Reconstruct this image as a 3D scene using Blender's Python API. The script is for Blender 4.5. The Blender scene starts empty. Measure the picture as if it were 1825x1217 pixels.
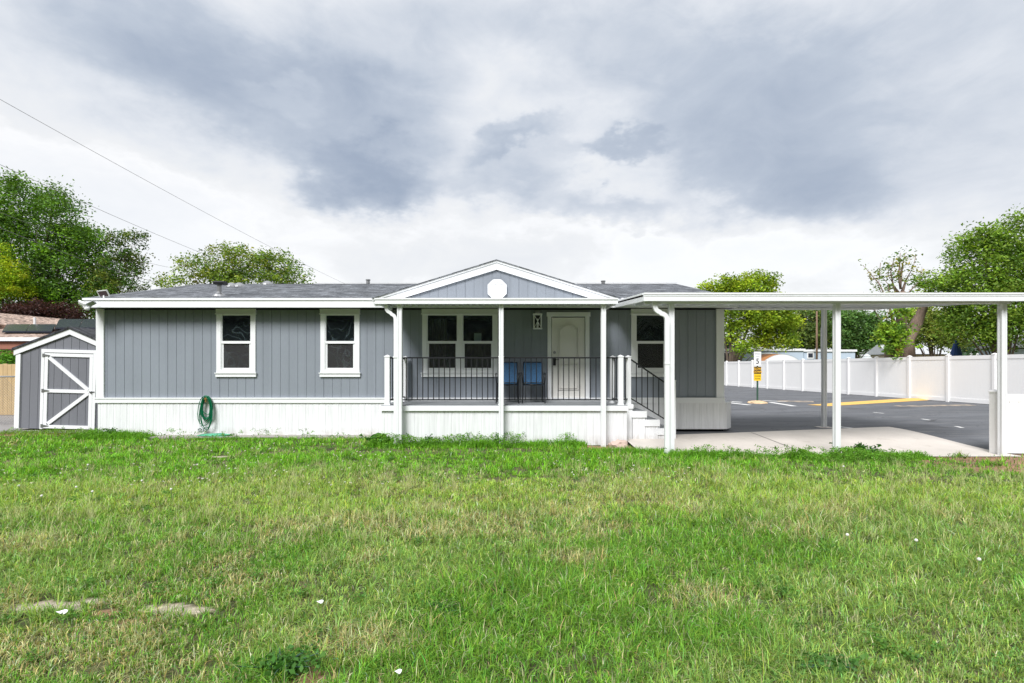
import bpy, bmesh, math, random
import numpy as np
from mathutils import Vector, Matrix
R = math.radians
S = bpy.context.scene
COL = S.collection
random.seed(7); rng = np.random.default_rng(11)
CAMZ, F, CX, HY = 1.6, 912.5, 912.5, 655.0      # eye height, focal length in photo pixels, picture centre, horizon

# ------------------------------------------------------------------ camera
cam = bpy.data.cameras.new('camera'); co = bpy.data.objects.new('camera', cam); COL.objects.link(co)
co.location = (0, 0, CAMZ); co.rotation_euler = (R(90), 0, 0)
cam.sensor_width = 36; cam.lens = 18.0; cam.shift_y = 46.5/1825; cam.clip_start = .05; cam.clip_end = 3000
S.camera = co
S.view_settings.view_transform = 'Standard'; S.view_settings.look = 'None'
S.view_settings.exposure = 0.36; S.view_settings.gamma = 1.0; S.view_settings.use_curve_mapping = False

# ------------------------------------------------------------------ node helper
class N:
    def __init__(s, nt): s.t = nt; s.n = nt.nodes; s.l = nt.links
    def put(s, sock, v):
        if v is None: return
        if isinstance(v, bpy.types.NodeSocket): s.l.new(v, sock)
        else:
            if sock.type == 'RGBA' and not hasattr(v, '__len__'): v = (v, v, v, 1)
            if sock.type == 'RGBA' and len(v) == 3: v = (*v, 1)
            sock.default_value = v
    def math(s, op, a, b=None, c=None, clamp=False):
        n = s.n.new('ShaderNodeMath'); n.operation = op; n.use_clamp = clamp
        for i, v in enumerate((a, b, c)): s.put(n.inputs[i], v)
        return n.outputs[0]
    def vmath(s, op, a, b=None):
        n = s.n.new('ShaderNodeVectorMath'); n.operation = op
        s.put(n.inputs[0], a); s.put(n.inputs[1], b)
        return n.outputs[1] if op in ('DOT_PRODUCT', 'LENGTH') else n.outputs[0]
    def mix(s, f, a, b, mode='MIX'):
        n = s.n.new('ShaderNodeMix'); n.data_type = 'RGBA'; n.blend_type = mode
        s.put(n.inputs[0], f); s.put(n.inputs[6], a); s.put(n.inputs[7], b)
        return n.outputs[2]
    def ramp(s, f, stops):
        n = s.n.new('ShaderNodeValToRGB'); e = n.color_ramp.elements
        while len(e) < len(stops): e.new(.5)
        for i, (p, c) in enumerate(stops):
            e[i].position = p; e[i].color = (*c, 1) if hasattr(c, '__len__') else (c, c, c, 1)
        s.put(n.inputs[0], f); return n.outputs[0]
    def noise(s, v, scale, detail=4, rough=.55, dist=0):
        n = s.n.new('ShaderNodeTexNoise'); s.put(n.inputs['Vector'], v)
        n.inputs['Scale'].default_value = scale; n.inputs['Detail'].default_value = detail
        n.inputs['Roughness'].default_value = rough; n.inputs['Distortion'].default_value = dist
        return n
    def mapping(s, v, sc=(1, 1, 1), loc=(0, 0, 0), rot=(0, 0, 0)):
        n = s.n.new('ShaderNodeMapping'); s.put(n.inputs[0], v)
        n.inputs['Scale'].default_value = sc; n.inputs['Location'].default_value = loc; n.inputs['Rotation'].default_value = rot
        return n.outputs[0]

# ------------------------------------------------------------------ sky and sun
SUN_EL, SUN_AZ = 46, 200           # high, behind the camera and a little to the left (azimuth from +Y, clockwise)
w = bpy.data.worlds.new('World'); S.world = w; w.use_nodes = True
k = N(w.node_tree); k.n.clear()
out = k.n.new('ShaderNodeOutputWorld'); bg = k.n.new('ShaderNodeBackground'); k.l.new(bg.outputs[0], out.inputs[0])
tc = k.n.new('ShaderNodeTexCoord').outputs['Generated']
d = k.vmath('NORMALIZE', tc)
warp = k.noise(k.mapping(d, (1, 1, 1.9)), 2.6, 6, .6).outputs['Color']
warp2 = k.noise(k.mapping(d, (1, 1, 2.0), (3, 1, 2)), 11, 5, .6).outputs['Color']
wv = k.vmath('SUBTRACT', warp, (.5, .5, .5)); wv2 = k.vmath('SUBTRACT', warp2, (.5, .5, .5))
def scl(v, f):
    n = k.n.new('ShaderNodeVectorMath'); n.operation = 'SCALE'; k.put(n.inputs[0], v); n.inputs[3].default_value = f; return n.outputs[0]
dw = k.vmath('ADD', d, k.vmath('ADD', scl(wv, .30), scl(wv2, .07)))
sx = k.n.new('ShaderNodeSeparateXYZ'); k.put(sx.inputs[0], dw)
az = k.math('ARCTAN2', sx.outputs[0], sx.outputs[1])
ln = k.vmath('LENGTH', dw)
el = k.math('ARCSINE', k.math('DIVIDE', sx.outputs[2], ln))
def dirpx(px, py):
    a = math.atan((px-CX)/F); return a, math.atan((HY-py)/F*math.cos(a))
# cloud masses: centre (as seen), half widths in degrees, tilt, amount of grey
CL = [(560, 225, 14, 5.5, -12, .44), (670, 320, 8, 3.0, -4, .46), (500, 90, 17, 6.5, 0, .26), (40, 60, 16, 11, 0, .22), (720, 120, 10, 10, -20, .16),
      (1240, 200, 15, 8, -22, .34), (1640, 210, 18, 9, -8, .30), (1400, 60, 28, 7, 0, .14), (1380, 310, 9, 3.6, -20, .16),
      (960, 318, 8, 2.0, 6, .40), (930, 272, 5, 1.5, 8, .42), (1060, 378, 9, 1.9, -3, .42), (1130, 288, 4, 1.1, 5, .34), (850, 465, 12, 2.2, 0, .20), (1050, 10, 12, 5, 0, .14),
      (880, 10, 10, 5, 0, .14),
      (880, 150, 9, 8, 20, .10), (230, 400, 16, 4.5, -14, -.28), (515, 180, 3.5, 1.3, 0, -.16), (1150, 450, 30, 4.0, 0, -.14), (1500, 480, 18, 4, 0, -.08), (60, 300, 10, 4.5, 0, -.14)]
acc = None
for (px, py, rx, ry, tilt, amp) in CL:
    a0, e0 = dirpx(px, py); ca, sa = math.cos(R(tilt)), math.sin(R(tilt))
    da = k.math('SUBTRACT', az, a0); de = k.math('SUBTRACT', el, e0)
    u = k.math('ADD', k.math('MULTIPLY', da, ca/R(rx)), k.math('MULTIPLY', de, sa/R(rx)))
    v = k.math('ADD', k.math('MULTIPLY', da, -sa/R(ry)), k.math('MULTIPLY', de, ca/R(ry)))
    q = k.math('ADD', k.math('MULTIPLY', u, u), k.math('MULTIPLY', v, v))
    g = k.math('MULTIPLY', k.math('EXPONENT', k.math('MULTIPLY', k.math('MULTIPLY', q, q), -.7)), amp*(.60 if amp > 0 else .7))
    acc = g if acc is None else k.math('ADD', acc, g)
f1 = k.noise(k.mapping(d, (1, 1, 1.7)), 3.2, 8, .55, .5).outputs['Fac']
f2 = k.noise(k.mapping(d, (1, 1, 2.0), (5, 2, 1)), 8, 7, .58, .5).outputs['Fac']
dens = k.math('ADD', acc, k.math('MULTIPLY', k.math('SUBTRACT', f1, .5), .27))
dens = k.math('ADD', dens, k.math('MULTIPLY', k.math('SUBTRACT', f2, .5), .28))
dens = k.math('ADD', dens, .075)
cl = k.ramp(dens, [(0, (.83, .83, .835)), (.08, (.715, .725, .74)), (.22, (.60, .63, .68)), (.40, (.42, .47, .55)), (.62, (.29, .345, .44)), (1, (.20, .235, .31))])
sky = k.n.new('ShaderNodeTexSky'); sky.sky_type = 'NISHITA'; sky.sun_disc = False
sky.sun_elevation = R(SUN_EL); sky.sun_rotation = R(SUN_AZ); sky.dust_density = 1.5
ns = k.mix(1.0, sky.outputs[0], (.10, .10, .10), 'MULTIPLY')
gap = k.math('MULTIPLY', k.math('SUBTRACT', .16, dens, clamp=True), .7, clamp=True)
col = k.mix(gap, cl, ns)
# an overcast sky is brightest overhead; raised there, out of frame, for more light
s3 = k.n.new('ShaderNodeSeparateXYZ'); k.put(s3.inputs[0], d)
zen = k.n.new('ShaderNodeMapRange'); zen.interpolation_type = 'SMOOTHSTEP'; k.put(zen.inputs[0], s3.outputs[2])
zen.inputs[1].default_value = .60; zen.inputs[2].default_value = .95; zen.inputs[3].default_value = 1.0; zen.inputs[4].default_value = 1.3
back = k.n.new('ShaderNodeMapRange'); back.interpolation_type = 'SMOOTHSTEP'; k.put(back.inputs[0], k.math('MULTIPLY', s3.outputs[1], -1.0))
back.inputs[1].default_value = -.1; back.inputs[2].default_value = .6; back.inputs[3].default_value = 0; back.inputs[4].default_value = 1.0
k.put(bg.inputs[0], col)
low = k.n.new('ShaderNodeMapRange'); low.interpolation_type = 'SMOOTHSTEP'; k.put(low.inputs[0], s3.outputs[2])      # unseen low sky behind the viewer, dimmed to deepen the porch shade
low.inputs[1].default_value = .02; low.inputs[2].default_value = .60; low.inputs[3].default_value = .97; low.inputs[4].default_value = 0
k.put(bg.inputs[1], k.math('MULTIPLY', zen.outputs[0], k.math('SUBTRACT', 1.0, k.math('MULTIPLY', back.outputs[0], low.outputs[0]))))

sl = bpy.data.lights.new('sun', 'SUN'); so = bpy.data.objects.new('sun', sl); COL.objects.link(so)
sl.energy = 3.7; sl.angle = R(24); sl.color = (1.0, .98, .975)
_sd = Vector((math.sin(R(SUN_AZ))*math.cos(R(SUN_EL)), math.cos(R(SUN_AZ))*math.cos(R(SUN_EL)), math.sin(R(SUN_EL))))
so.rotation_euler = _sd.to_track_quat('Z', 'Y').to_euler()

# ------------------------------------------------------------------ materials
def mat(name, fn):
    m = bpy.data.materials.new(name); m.use_nodes = True; kk = N(m.node_tree); kk.n.clear()
    o = kk.n.new('ShaderNodeOutputMaterial'); p = kk.n.new('ShaderNodeBsdfPrincipled'); kk.l.new(p.outputs[0], o.inputs[0])
    kk.o = o; kk.p = p; kk.pos = kk.n.new('ShaderNodeNewGeometry').outputs['Position']; kk.obj = kk.n.new('ShaderNodeTexCoord').outputs['Object']
    fn(kk, p); return m
def bump(k, p, h, strength=.3, dist=.01):
    b = k.n.new('ShaderNodeBump'); b.inputs['Strength'].default_value = strength; b.inputs['Distance'].default_value = dist
    k.put(b.inputs['Height'], h); k.put(p.inputs['Normal'], b.outputs[0])
def paint(name, c, rough=.5, var=.10, bscale=60, bstr=.15, streak=0, dirt=0, spec=.35, metal=0):
    def fn(k, p):
        n = k.noise(k.pos, 3, 5); f = k.math('MULTIPLY_ADD', n.outputs['Fac'], 2*var, 1-var)
        cc = k.mix(1, (*c, 1), f, 'MULTIPLY')
        if streak:
            s = k.noise(k.mapping(k.pos, (22, 22, 1.2)), 1, 4, .6); cc = k.mix(k.math('MULTIPLY', k.ramp(s.outputs['Fac'], [(.42, 0.), (.75, 1.)]), streak), cc, tuple(x*.5 for x in c))
        if dirt:
            z = k.n.new('ShaderNodeSeparateXYZ'); k.put(z.inputs[0], k.pos)
            n2 = k.noise(k.mapping(k.pos, (6, 6, 3)), 1, 5, .65)
            m_ = k.math('MULTIPLY', k.ramp(z.outputs[2], [(.0, 1.), (.22, 0.)]), k.ramp(n2.outputs['Fac'], [(.35, 0.), (.7, 1.)]))
            cc = k.mix(k.math('MULTIPLY', m_, dirt), cc, (.25, .21, .15))
        k.put(p.inputs['Base Color'], cc); p.inputs['Roughness'].default_value = rough
        p.inputs['Specular IOR Level'].default_value = spec; p.inputs['Metallic'].default_value = metal
        if bstr: bump(k, p, k.noise(k.pos, bscale, 4).outputs['Fac'], bstr, .004)
    return mat(name, fn)
def sidingmat(name, c, var=.10):
    def fn(k, p):
        n = k.noise(k.mapping(k.pos, (1, 1, .7)), 1.3, 5); f = k.math('MULTIPLY_ADD', n.outputs['Fac'], 2*var, 1-var)
        g = k.noise(k.mapping(k.pos, (90, 90, 9)), 1, 5, .7); f = k.math('MULTIPLY', f, k.math('MULTIPLY_ADD', g.outputs['Fac'], .28, .86))
        x = k.n.new('ShaderNodeSeparateXYZ'); k.put(x.inputs[0], k.pos)
        wn = k.n.new('ShaderNodeTexWhiteNoise'); wn.noise_dimensions = '1D'
        k.put(wn.inputs['W'], k.math('FLOOR', k.math('DIVIDE', x.outputs[0], .2032)))
        f = k.math('MULTIPLY', f, k.math('MULTIPLY_ADD', wn.outputs['Value'], .07, .965))
        sc = k.noise(k.mapping(k.pos, (2.2, 2.2, 1.4), (4, 0, 1)), 1, 6, .7); f2 = k.ramp(sc.outputs['Fac'], [(.62, 0.), (.8, 1.)])
        cc = k.mix(1, (*c, 1), f, 'MULTIPLY'); cc = k.mix(k.math('MULTIPLY', f2, .28), cc, tuple(v*.55 for v in c))
        k.put(p.inputs['Base Color'], cc); p.inputs['Roughness'].default_value = .62; p.inputs['Specular IOR Level'].default_value = .3
        bump(k, p, g.outputs['Fac'], .5, .004)
    return mat(name, fn)
def shinglemat(name, cols, sx=1.0, sy=1.0):
    def fn(k, p):
        b = k.n.new('ShaderNodeTexBrick'); k.put(b.inputs['Vector'], k.mapping(k.pos, (sx, sy, 1)))
        b.offset = .43; b.inputs['Scale'].default_value = 1; b.inputs['Brick Width'].default_value = .30; b.inputs['Row Height'].default_value = .14
        b.inputs['Mortar Size'].default_value = .008; b.inputs['Bias'].default_value = 0
        k.put(b.inputs['Color1'], cols[0]); k.put(b.inputs['Color2'], cols[1]); k.put(b.inputs['Mortar'], cols[2])
        n = k.noise(k.mapping(k.pos, (1.5, 3.6, 1)), 2.4, 6, .85); n3 = k.noise(k.pos, 60, 3)
        f = k.math('MULTIPLY', k.ramp(n.outputs['Fac'], [(.36, .28), (.5, 1.0), (.64, 2.1)]), k.math('MULTIPLY_ADD', n3.outputs['Fac'], .7, .65))
        k.put(p.inputs['Base Color'], k.mix(1, b.outputs['Color'], f, 'MULTIPLY')); p.inputs['Roughness'].default_value = .9
        bump(k, p, k.math('ADD', b.outputs['Fac'], n3.outputs['Fac']), .6, .01)
    return mat(name, fn)
M = {}
M['white'] = paint('white_trim', (.75, .77, .79), .45, .05, 40, .08, dirt=.25)
M['white_alu'] = paint('white_aluminium', (.75, .77, .79), .38, .05, 30, .04, streak=.10, dirt=.5)
M['skirt'] = paint('white_skirting', (.75, .765, .785), .42, .06, 20, .05, streak=.30, dirt=.75)
M['vinyl'] = paint('white_vinyl', (.86, .86, .86), .5, .02, 20, .03, streak=.03)
M['siding'] = sidingmat('grey_siding', (.225, .252, .290))
M['shed_siding'] = sidingmat('shed_siding', (.165, .172, .195))
M['shingle'] = shinglemat('grey_shingles', ((.055, .062, .072), (.15, .162, .18), (.028, .03, .034)))
M['shed_roof'] = shinglemat('black_shingles', ((.02, .022, .028), (.045, .048, .055), (.01, .01, .01)))
M['brown_roof'] = shinglemat('brown_shingles', ((.25, .185, .15), (.34, .26, .215), (.14, .10, .08)))
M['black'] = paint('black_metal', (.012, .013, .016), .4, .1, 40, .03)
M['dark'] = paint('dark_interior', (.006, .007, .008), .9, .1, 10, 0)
M['curtain'] = paint('curtain_cloth', (.16, .14, .12), .9, .3, 10, 0)
M['metal'] = paint('grey_metal', (.35, .36, .37), .35, .1, 40, .03, metal=.8)
M['brass'] = paint('brass', (.55, .33, .12), .3, .1, 40, .03, metal=.8)
M['deck'] = paint('grey_deck_boards', (.25, .265, .28), .7, .2, 12, .3)
M['door'] = paint('door_paint', (.72, .71, .68), .45, .03, 30, .03)
M['hose'] = paint('green_hose', (.0, .13, .055), .35, .15, 60, .05)
M['hose2'] = paint('pale_green_hose', (.10, .42, .26), .35, .15, 60, .05)
M['hose_tool'] = paint('grey_plastic', (.50, .54, .55), .4, .1, 60, .05)
M['wood'] = paint('pale_fence_wood', (.52, .38, .20), .8, .25, 10, .3, streak=.5)
M['pole'] = paint('pole_wood', (.19, .125, .085), .85, .3, 10, .3, streak=.6)
M['bark'] = paint('grey_brown_bark', (.13, .10, .078), .9, .4, 9, 1.0, streak=.6)
M['bark2'] = paint('reddish_bark', (.24, .175, .14), .9, .45, 9, 1.0, streak=.6)
M['cutwood'] = paint('cut_wood', (.55, .28, .11), .8, .3, 30, .2)
M['cream'] = paint('cream_wall', (.50, .42, .32), .8, .1, 20, .1)
M['brick'] = paint('red_brown_trim', (.30, .13, .09), .8, .1, 20, .1)
M['bluewall'] = paint('pale_blue_siding', (.45, .54, .64), .6, .06, 20, .05, streak=.1)
M['greyroof'] = paint('pale_grey_roof', (.42, .44, .46), .7, .1, 20, .1)
M['rust'] = paint('rusty_sheet', (.46, .20, .08), .8, .5, 10, .3)
M['umbrella'] = paint('blue_canvas', (.03, .07, .22), .8, .1, 20, .1)
M['greenpost'] = paint('green_post', (.045, .10, .07), .5, .1, 20, .05)
M['stone'] = paint('pink_stone', (.50, .38, .33), .9, .3, 14, 1.0)
M['sand'] = paint('sandy_mound', (.55, .40, .25), .95, .3, 25, .8)
M['wirem'] = paint('cable', (.16, .16, .17), .6, .1, 20, 0)
M['solar'] = paint('solar_glass', (.035, .04, .055), .22, .1, 20, 0, spec=.5)
M['solar2'] = paint('solar_cell', (.09, .06, .075), .2, .1, 20, 0, spec=.6)
M['concrete_dark'] = paint('weathered_concrete', (.30, .285, .26), .9, .25, 30, .4)
M['gravel'] = paint('gravel_surface', (.26, .25, .245), .95, .35, 40, 1.0)
def _slab(k, p):
    n = k.noise(k.pos, .9, 6, .6); n2 = k.noise(k.pos, 45, 4, .7)
    f = k.math('MULTIPLY', k.math('MULTIPLY_ADD', n.outputs['Fac'], .5, .75), k.math('MULTIPLY_ADD', n2.outputs['Fac'], .3, .85))
    cc = k.mix(1, (.56, .52, .475, 1), f, 'MULTIPLY')
    st = k.noise(k.pos, 2.7, 5, .7); cc = k.mix(k.math('MULTIPLY', k.ramp(st.outputs['Fac'], [(.6, 0.), (.72, 1.)]), .35), cc, (.25, .2, .15))
    k.put(p.inputs['Base Color'], cc); p.inputs['Roughness'].default_value = .85; bump(k, p, n2.outputs['Fac'], .3, .004)
M['concrete'] = mat('concrete', _slab)
def _asph(k, p):
    n = k.noise(k.mapping(k.pos, (.35, 1.2, 1)), 1, 6, .65); n2 = k.noise(k.pos, 90, 3, .7); n3 = k.noise(k.mapping(k.pos, (.5, 4, 1)), 1.4, 5, .7)
    f = k.math('MULTIPLY', k.math('MULTIPLY_ADD', n.outputs['Fac'], 1.3, .35), k.math('MULTIPLY_ADD', n2.outputs['Fac'], .9, .55))
    cc = k.mix(1, (.106, .112, .124, 1), f, 'MULTIPLY')
    cc = k.mix(k.math('MULTIPLY', k.ramp(n3.outputs['Fac'], [(.48, 0.), (.66, 1.)]), .45), cc, (.19, .19, .19))
    cr = k.noise(k.mapping(k.pos, (.5, .9, 1)), .9, 3, .5, 1.2); cc = k.mix(k.math('MULTIPLY', k.ramp(cr.outputs['Fac'], [(.492, 0.), (.5, 1.), (.508, 0.)]), .7), cc, (.03, .03, .034))
    oi = k.noise(k.pos, .55, 4, .6); cc = k.mix(k.math('MULTIPLY', k.ramp(oi.outputs['Fac'], [(.6, 0.), (.68, 1.)]), .4), cc, (.04, .04, .045))
    k.put(p.inputs['Base Color'], cc); p.inputs['Roughness'].default_value = .8; p.inputs['Specular IOR Level'].default_value = .3; bump(k, p, n2.outputs['Fac'], .5, .006)
M['asphalt'] = mat('asphalt', _asph)
def wornpaint(name, c, lo=.35, hi=.6):
    def fn(k, p):
        n = k.noise(k.pos, 3.5, 7, .7)
        k.put(p.inputs['Base Color'], k.mix(k.ramp(n.outputs['Fac'], [(lo, 0.), (hi, 1.)]), (.095, .098, .105, 1), c)); p.inputs['Roughness'].default_value = .75
    return mat(name, fn)
M['linepaint'] = wornpaint('white_road_paint', (.66, .66, .65), .28, .42)
M['yellowpaint'] = wornpaint('yellow_road_paint', (.66, .40, .10), .25, .42)
M['tanpaint'] = wornpaint('faded_tan_paint', (.42, .33, .24), .42, .58)
def _soil(k, p):
    a = k.n.new('ShaderNodeAttribute'); a.attribute_name = 'tint'; n2 = k.noise(k.pos, 40, 5, .7)
    k.put(p.inputs['Base Color'], k.mix(1, a.outputs['Color'], k.math('MULTIPLY_ADD', n2.outputs['Fac'], 1.2, .4), 'MULTIPLY')); p.inputs['Roughness'].default_value = 1; bump(k, p, n2.outputs['Fac'], .9, .02)
def _gnd(k, p):
    n = k.noise(k.pos, .9, 5); k.put(p.inputs['Base Color'], k.mix(n.outputs['Fac'], (.07, .085, .025), (.13, .12, .05))); p.inputs['Roughness'].default_value = 1
M['ground'] = mat('far_ground', _gnd)
M['lawn'] = mat('lawn_soil', _soil)
def dirtmat(name, a, b):
    def fn(k, p):
        n = k.noise(k.pos, 4, 6, .7); n2 = k.noise(k.pos, 40, 4, .7)
        cc = k.mix(k.ramp(n.outputs['Fac'], [(.3, 0.), (.7, 1.)]), a, b); cc = k.mix(1, cc, k.math('MULTIPLY_ADD', n2.outputs['Fac'], 1.2, .4), 'MULTIPLY')
        k.put(p.inputs['Base Color'], cc); p.inputs['Roughness'].default_value = 1; bump(k, p, n2.outputs['Fac'], 1, .02)
    return mat(name, fn)
M['dirt'] = dirtmat('brown_dirt', (.20, .115, .07), (.33, .22, .15))
M['dust'] = dirtmat('pale_dust', (.42, .35, .26), (.60, .53, .44))
def _glass(k, p):
    k.n.remove(p)
    t = k.n.new('ShaderNodeBsdfTransparent'); t.inputs[0].default_value = (.62, .72, .72, 1)
    g = k.n.new('ShaderNodeBsdfGlossy'); g.inputs['Roughness'].default_value = .03; g.inputs[0].default_value = (.8, .92, .95, 1)
    f = k.n.new('ShaderNodeFresnel'); f.inputs[0].default_value = 1.5
    b = k.n.new('ShaderNodeBump'); b.inputs['Strength'].default_value = .25; b.inputs['Distance'].default_value = .05
    k.put(b.inputs['Height'], k.noise(k.pos, 3.0, 3, .5, 1.5).outputs['Fac']); k.put(g.inputs['Normal'], b.outputs[0])
    # pale teal smears across the pane
    sm = k.noise(k.mapping(k.pos, (2.4, 2.4, 1.6)), 1.0, 1, .4, 1.6); sf = k.ramp(sm.outputs['Fac'], [(.478, 0.), (.5, 1.), (.535, 0.)])
    df = k.n.new('ShaderNodeBsdfDiffuse'); df.inputs[0].default_value = (.24, .34, .37, 1)
    m1 = k.n.new('ShaderNodeMixShader'); k.put(m1.inputs[0], f.outputs[0]); k.l.new(t.outputs[0], m1.inputs[1]); k.l.new(g.outputs[0], m1.inputs[2])
    m2 = k.n.new('ShaderNodeMixShader'); k.put(m2.inputs[0], k.math('MULTIPLY_ADD', sf, .13, .03)); k.l.new(m1.outputs[0], m2.inputs[1]); k.l.new(df.outputs[0], m2.inputs[2])
    k.l.new(m2.outputs[0], k.o.inputs[0])
M['glass'] = mat('window_glass', _glass)
def _screen(k, p):
    k.n.remove(p)
    t = k.n.new('ShaderNodeBsdfTransparent'); t.inputs[0].default_value = (.9, .9, .9, 1)
    df = k.n.new('ShaderNodeBsdfDiffuse'); df.inputs[0].default_value = (.15, .145, .15, 1)
    m1 = k.n.new('ShaderNodeMixShader'); m1.inputs[0].default_value = .22; k.l.new(t.outputs[0], m1.inputs[1]); k.l.new(df.outputs[0], m1.inputs[2])
    k.l.new(m1.outputs[0], k.o.inputs[0])
M['screen'] = mat('insect_screen', _screen)
def _sling(k, p):
    w_ = k.n.new('ShaderNodeTexWhiteNoise'); k.put(w_.inputs[0], k.vmath('SNAP', k.obj, (.012, .012, .012)))
    k.put(p.inputs['Base Color'], k.mix(w_.outputs['Value'], (.006, .045, .12), (.015, .105, .23))); p.inputs['Roughness'].default_value = .7
M['sling'] = mat('blue_sling_fabric', _sling)
def leafmat(name, trans=.45, rough=.55):
    """colour comes from the 'tint' attribute: each leaf or blade has its own hue"""
    def fn(k, p):
        a = k.n.new('ShaderNodeAttribute'); a.attribute_name = 'tint'; c = a.outputs['Color']
        k.put(p.inputs['Base Color'], c); p.inputs['Roughness'].default_value = rough; p.inputs['Specular IOR Level'].default_value = .25
        t = k.n.new('ShaderNodeBsdfTranslucent'); k.put(t.inputs[0], k.mix(1, c, (1.15, 1.15, .6, 1), 'MULTIPLY'))
        m = k.n.new('ShaderNodeMixShader'); m.inputs[0].default_value = trans
        k.l.new(p.outputs[0], m.inputs[1]); k.l.new(t.outputs[0], m.inputs[2]); k.l.new(m.outputs[0], k.o.inputs[0])
    return mat(name, fn)
M['leaf'] = leafmat('leaves', .35); M['grass'] = leafmat('grass_blades', .35, .6)
def flatmat(name, c, rough=.5): return paint(name, c, rough, .03, 20, 0)
M['sign_white'] = flatmat('sign_white', (.78, .79, .80)); M['sign_yellow'] = flatmat('sign_yellow', (.80, .52, .02)); M['sign_black'] = flatmat('sign_black', (.02, .02, .02))
M['sign_amber'] = flatmat('sign_amber', (.80, .45, .04)); M['sign_grey'] = flatmat('sign_faded_grey', (.35, .37, .38)); M['petal'] = flatmat('white_petals', (.82, .82, .84), .7)
M['puff'] = flatmat('seed_puff', (.62, .62, .58), .9)

# ------------------------------------------------------------------ mesh helpers
class MB:
    def __init__(s): s.v = []; s.f = []
    def quad(s, a, b, c, d): n = len(s.v); s.v += [tuple(a), tuple(b), tuple(c), tuple(d)]; s.f.append((n, n+1, n+2, n+3)); return s
    def poly(s, pts): n = len(s.v); s.v += [tuple(p) for p in pts]; s.f.append(tuple(range(n, n+len(pts)))); return s
    def box(s, x0, x1, y0, y1, z0, z1, m=None):
        P = [(x0,y0,z0),(x1,y0,z0),(x1,y1,z0),(x0,y1,z0),(x0,y0,z1),(x1,y0,z1),(x1,y1,z1),(x0,y1,z1)]
        if m is not None: P = [tuple(m @ Vector(p)) for p in P]
        n = len(s.v); s.v += P
        s.f += [tuple(n+i for i in q) for q in ((0,3,2,1),(4,5,6,7),(0,1,5,4),(1,2,6,5),(2,3,7,6),(3,0,4,7))]; return s
    def prism(s, poly, d, axis='y', at=0):
        """polygon in (x,z) for axis y, (y,z) for axis x, (x,y) for axis z, extruded from at to at+d"""
        def P(p, t): return (p[0], t, p[1]) if axis == 'y' else ((t, p[0], p[1]) if axis == 'x' else (p[0], p[1], t))
        n = len(s.v); m = len(poly); s.v += [P(p, at) for p in poly] + [P(p, at+d) for p in poly]
        s.f.append(tuple(n+i for i in range(m))); s.f.append(tuple(n+m+i for i in reversed(range(m))))
        for i in range(m): j = (i+1) % m; s.f.append((n+i, n+m+i, n+m+j, n+j))
        return s
    def bar(s, a, b, w, h=None, up=(0, 0, 1)):
        a, b = Vector(a), Vector(b); h = h or w; t = (b-a).normalized(); u = Vector(up)
        if abs(t.dot(u)) > .98: u = Vector((0, 1, 0))
        r = t.cross(u).normalized(); u = r.cross(t).normalized(); n = len(s.v)
        for p in (a, b):
            for (i, j) in ((-1,-1),(1,-1),(1,1),(-1,1)): s.v.append(tuple(p + r*i*w/2 + u*j*h/2))
        s.f += [tuple(n+i for i in q) for q in ((0,1,2,3),(7,6,5,4),(0,4,5,1),(1,5,6,2),(2,6,7,3),(3,7,4,0))]; return s
    def tube(s, pts, r, seg=8, caps=True):
        pts = [Vector(p) for p in pts]; m = len(pts); rs = r if hasattr(r, '__len__') else [r]*m
        t0 = (pts[1]-pts[0]).normalized(); u = t0.orthogonal().normalized(); n = len(s.v)
        for i, p in enumerate(pts):
            t = (pts[min(i+1, m-1)]-pts[max(i-1, 0)]).normalized(); u = (u - t*u.dot(t)).normalized(); w_ = t.cross(u)
            for j in range(seg):
                a = 2*math.pi*j/seg; s.v.append(tuple(p + (u*math.cos(a)+w_*math.sin(a))*rs[i]))
        for i in range(m-1):
            for j in range(seg):
                q = (j+1) % seg; s.f.append((n+i*seg+j, n+i*seg+q, n+(i+1)*seg+q, n+(i+1)*seg+j))
        if caps: s.f.append(tuple(n+j for j in reversed(range(seg)))); s.f.append(tuple(n+(m-1)*seg+j for j in range(seg)))
        return s
    def lathe(s, c, prof, seg=16):
        n = len(s.v); m = len(prof)
        for (r, z) in prof:
            for j in range(seg): a = 2*math.pi*j/seg; s.v.append((c[0]+r*math.cos(a), c[1]+r*math.sin(a), c[2]+z))
        for i in range(m-1):
            for j in range(seg): q = (j+1) % seg; s.f.append((n+i*seg+j, n+i*seg+q, n+(i+1)*seg+q, n+(i+1)*seg+j))
        s.f.append(tuple(n+j for j in reversed(range(seg)))); s.f.append(tuple(n+(m-1)*seg+j for j in range(seg))); return s
    def build(s, name, m, parent=None, smooth=False, bevel=0, label=None):
        me = bpy.data.meshes.new(name); me.from_pydata(s.v, [], s.f); me.update()
        if smooth: me.polygons.foreach_set('use_smooth', [True]*len(me.polygons))
        o = bpy.data.objects.new(name, me); COL.objects.link(o); me.materials.append(m)
        if parent is not None: o.parent = parent; o.matrix_parent_inverse = Matrix.Identity(4)
        if parent is not None and s.off is not None: pass
        if bevel:
            b = o.modifiers.new('bevel', 'BEVEL'); b.width = bevel; b.segments = 2; b.limit_method = 'ANGLE'
        if label: o['label'] = label
        return o
    off = None
    def shift(s, dx, dy, dz): s.v = [(x-dx, y-dy, z-dz) for (x, y, z) in s.v]; return s
def tag(o, label=None, cat=None, group=None, kind=None):
    if label: o['label'] = label
    if cat: o['category'] = cat
    if group: o['group'] = group
    if kind: o['kind'] = kind
    return o
def thing(name, label, cat, loc=(0, 0, 0), rot=(0, 0, 0), group=None):
    o = bpy.data.objects.new(name, None); COL.objects.link(o); o.location = loc; o.rotation_euler = rot; o.empty_display_size = .2
    return tag(o, label, cat, group)
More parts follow.
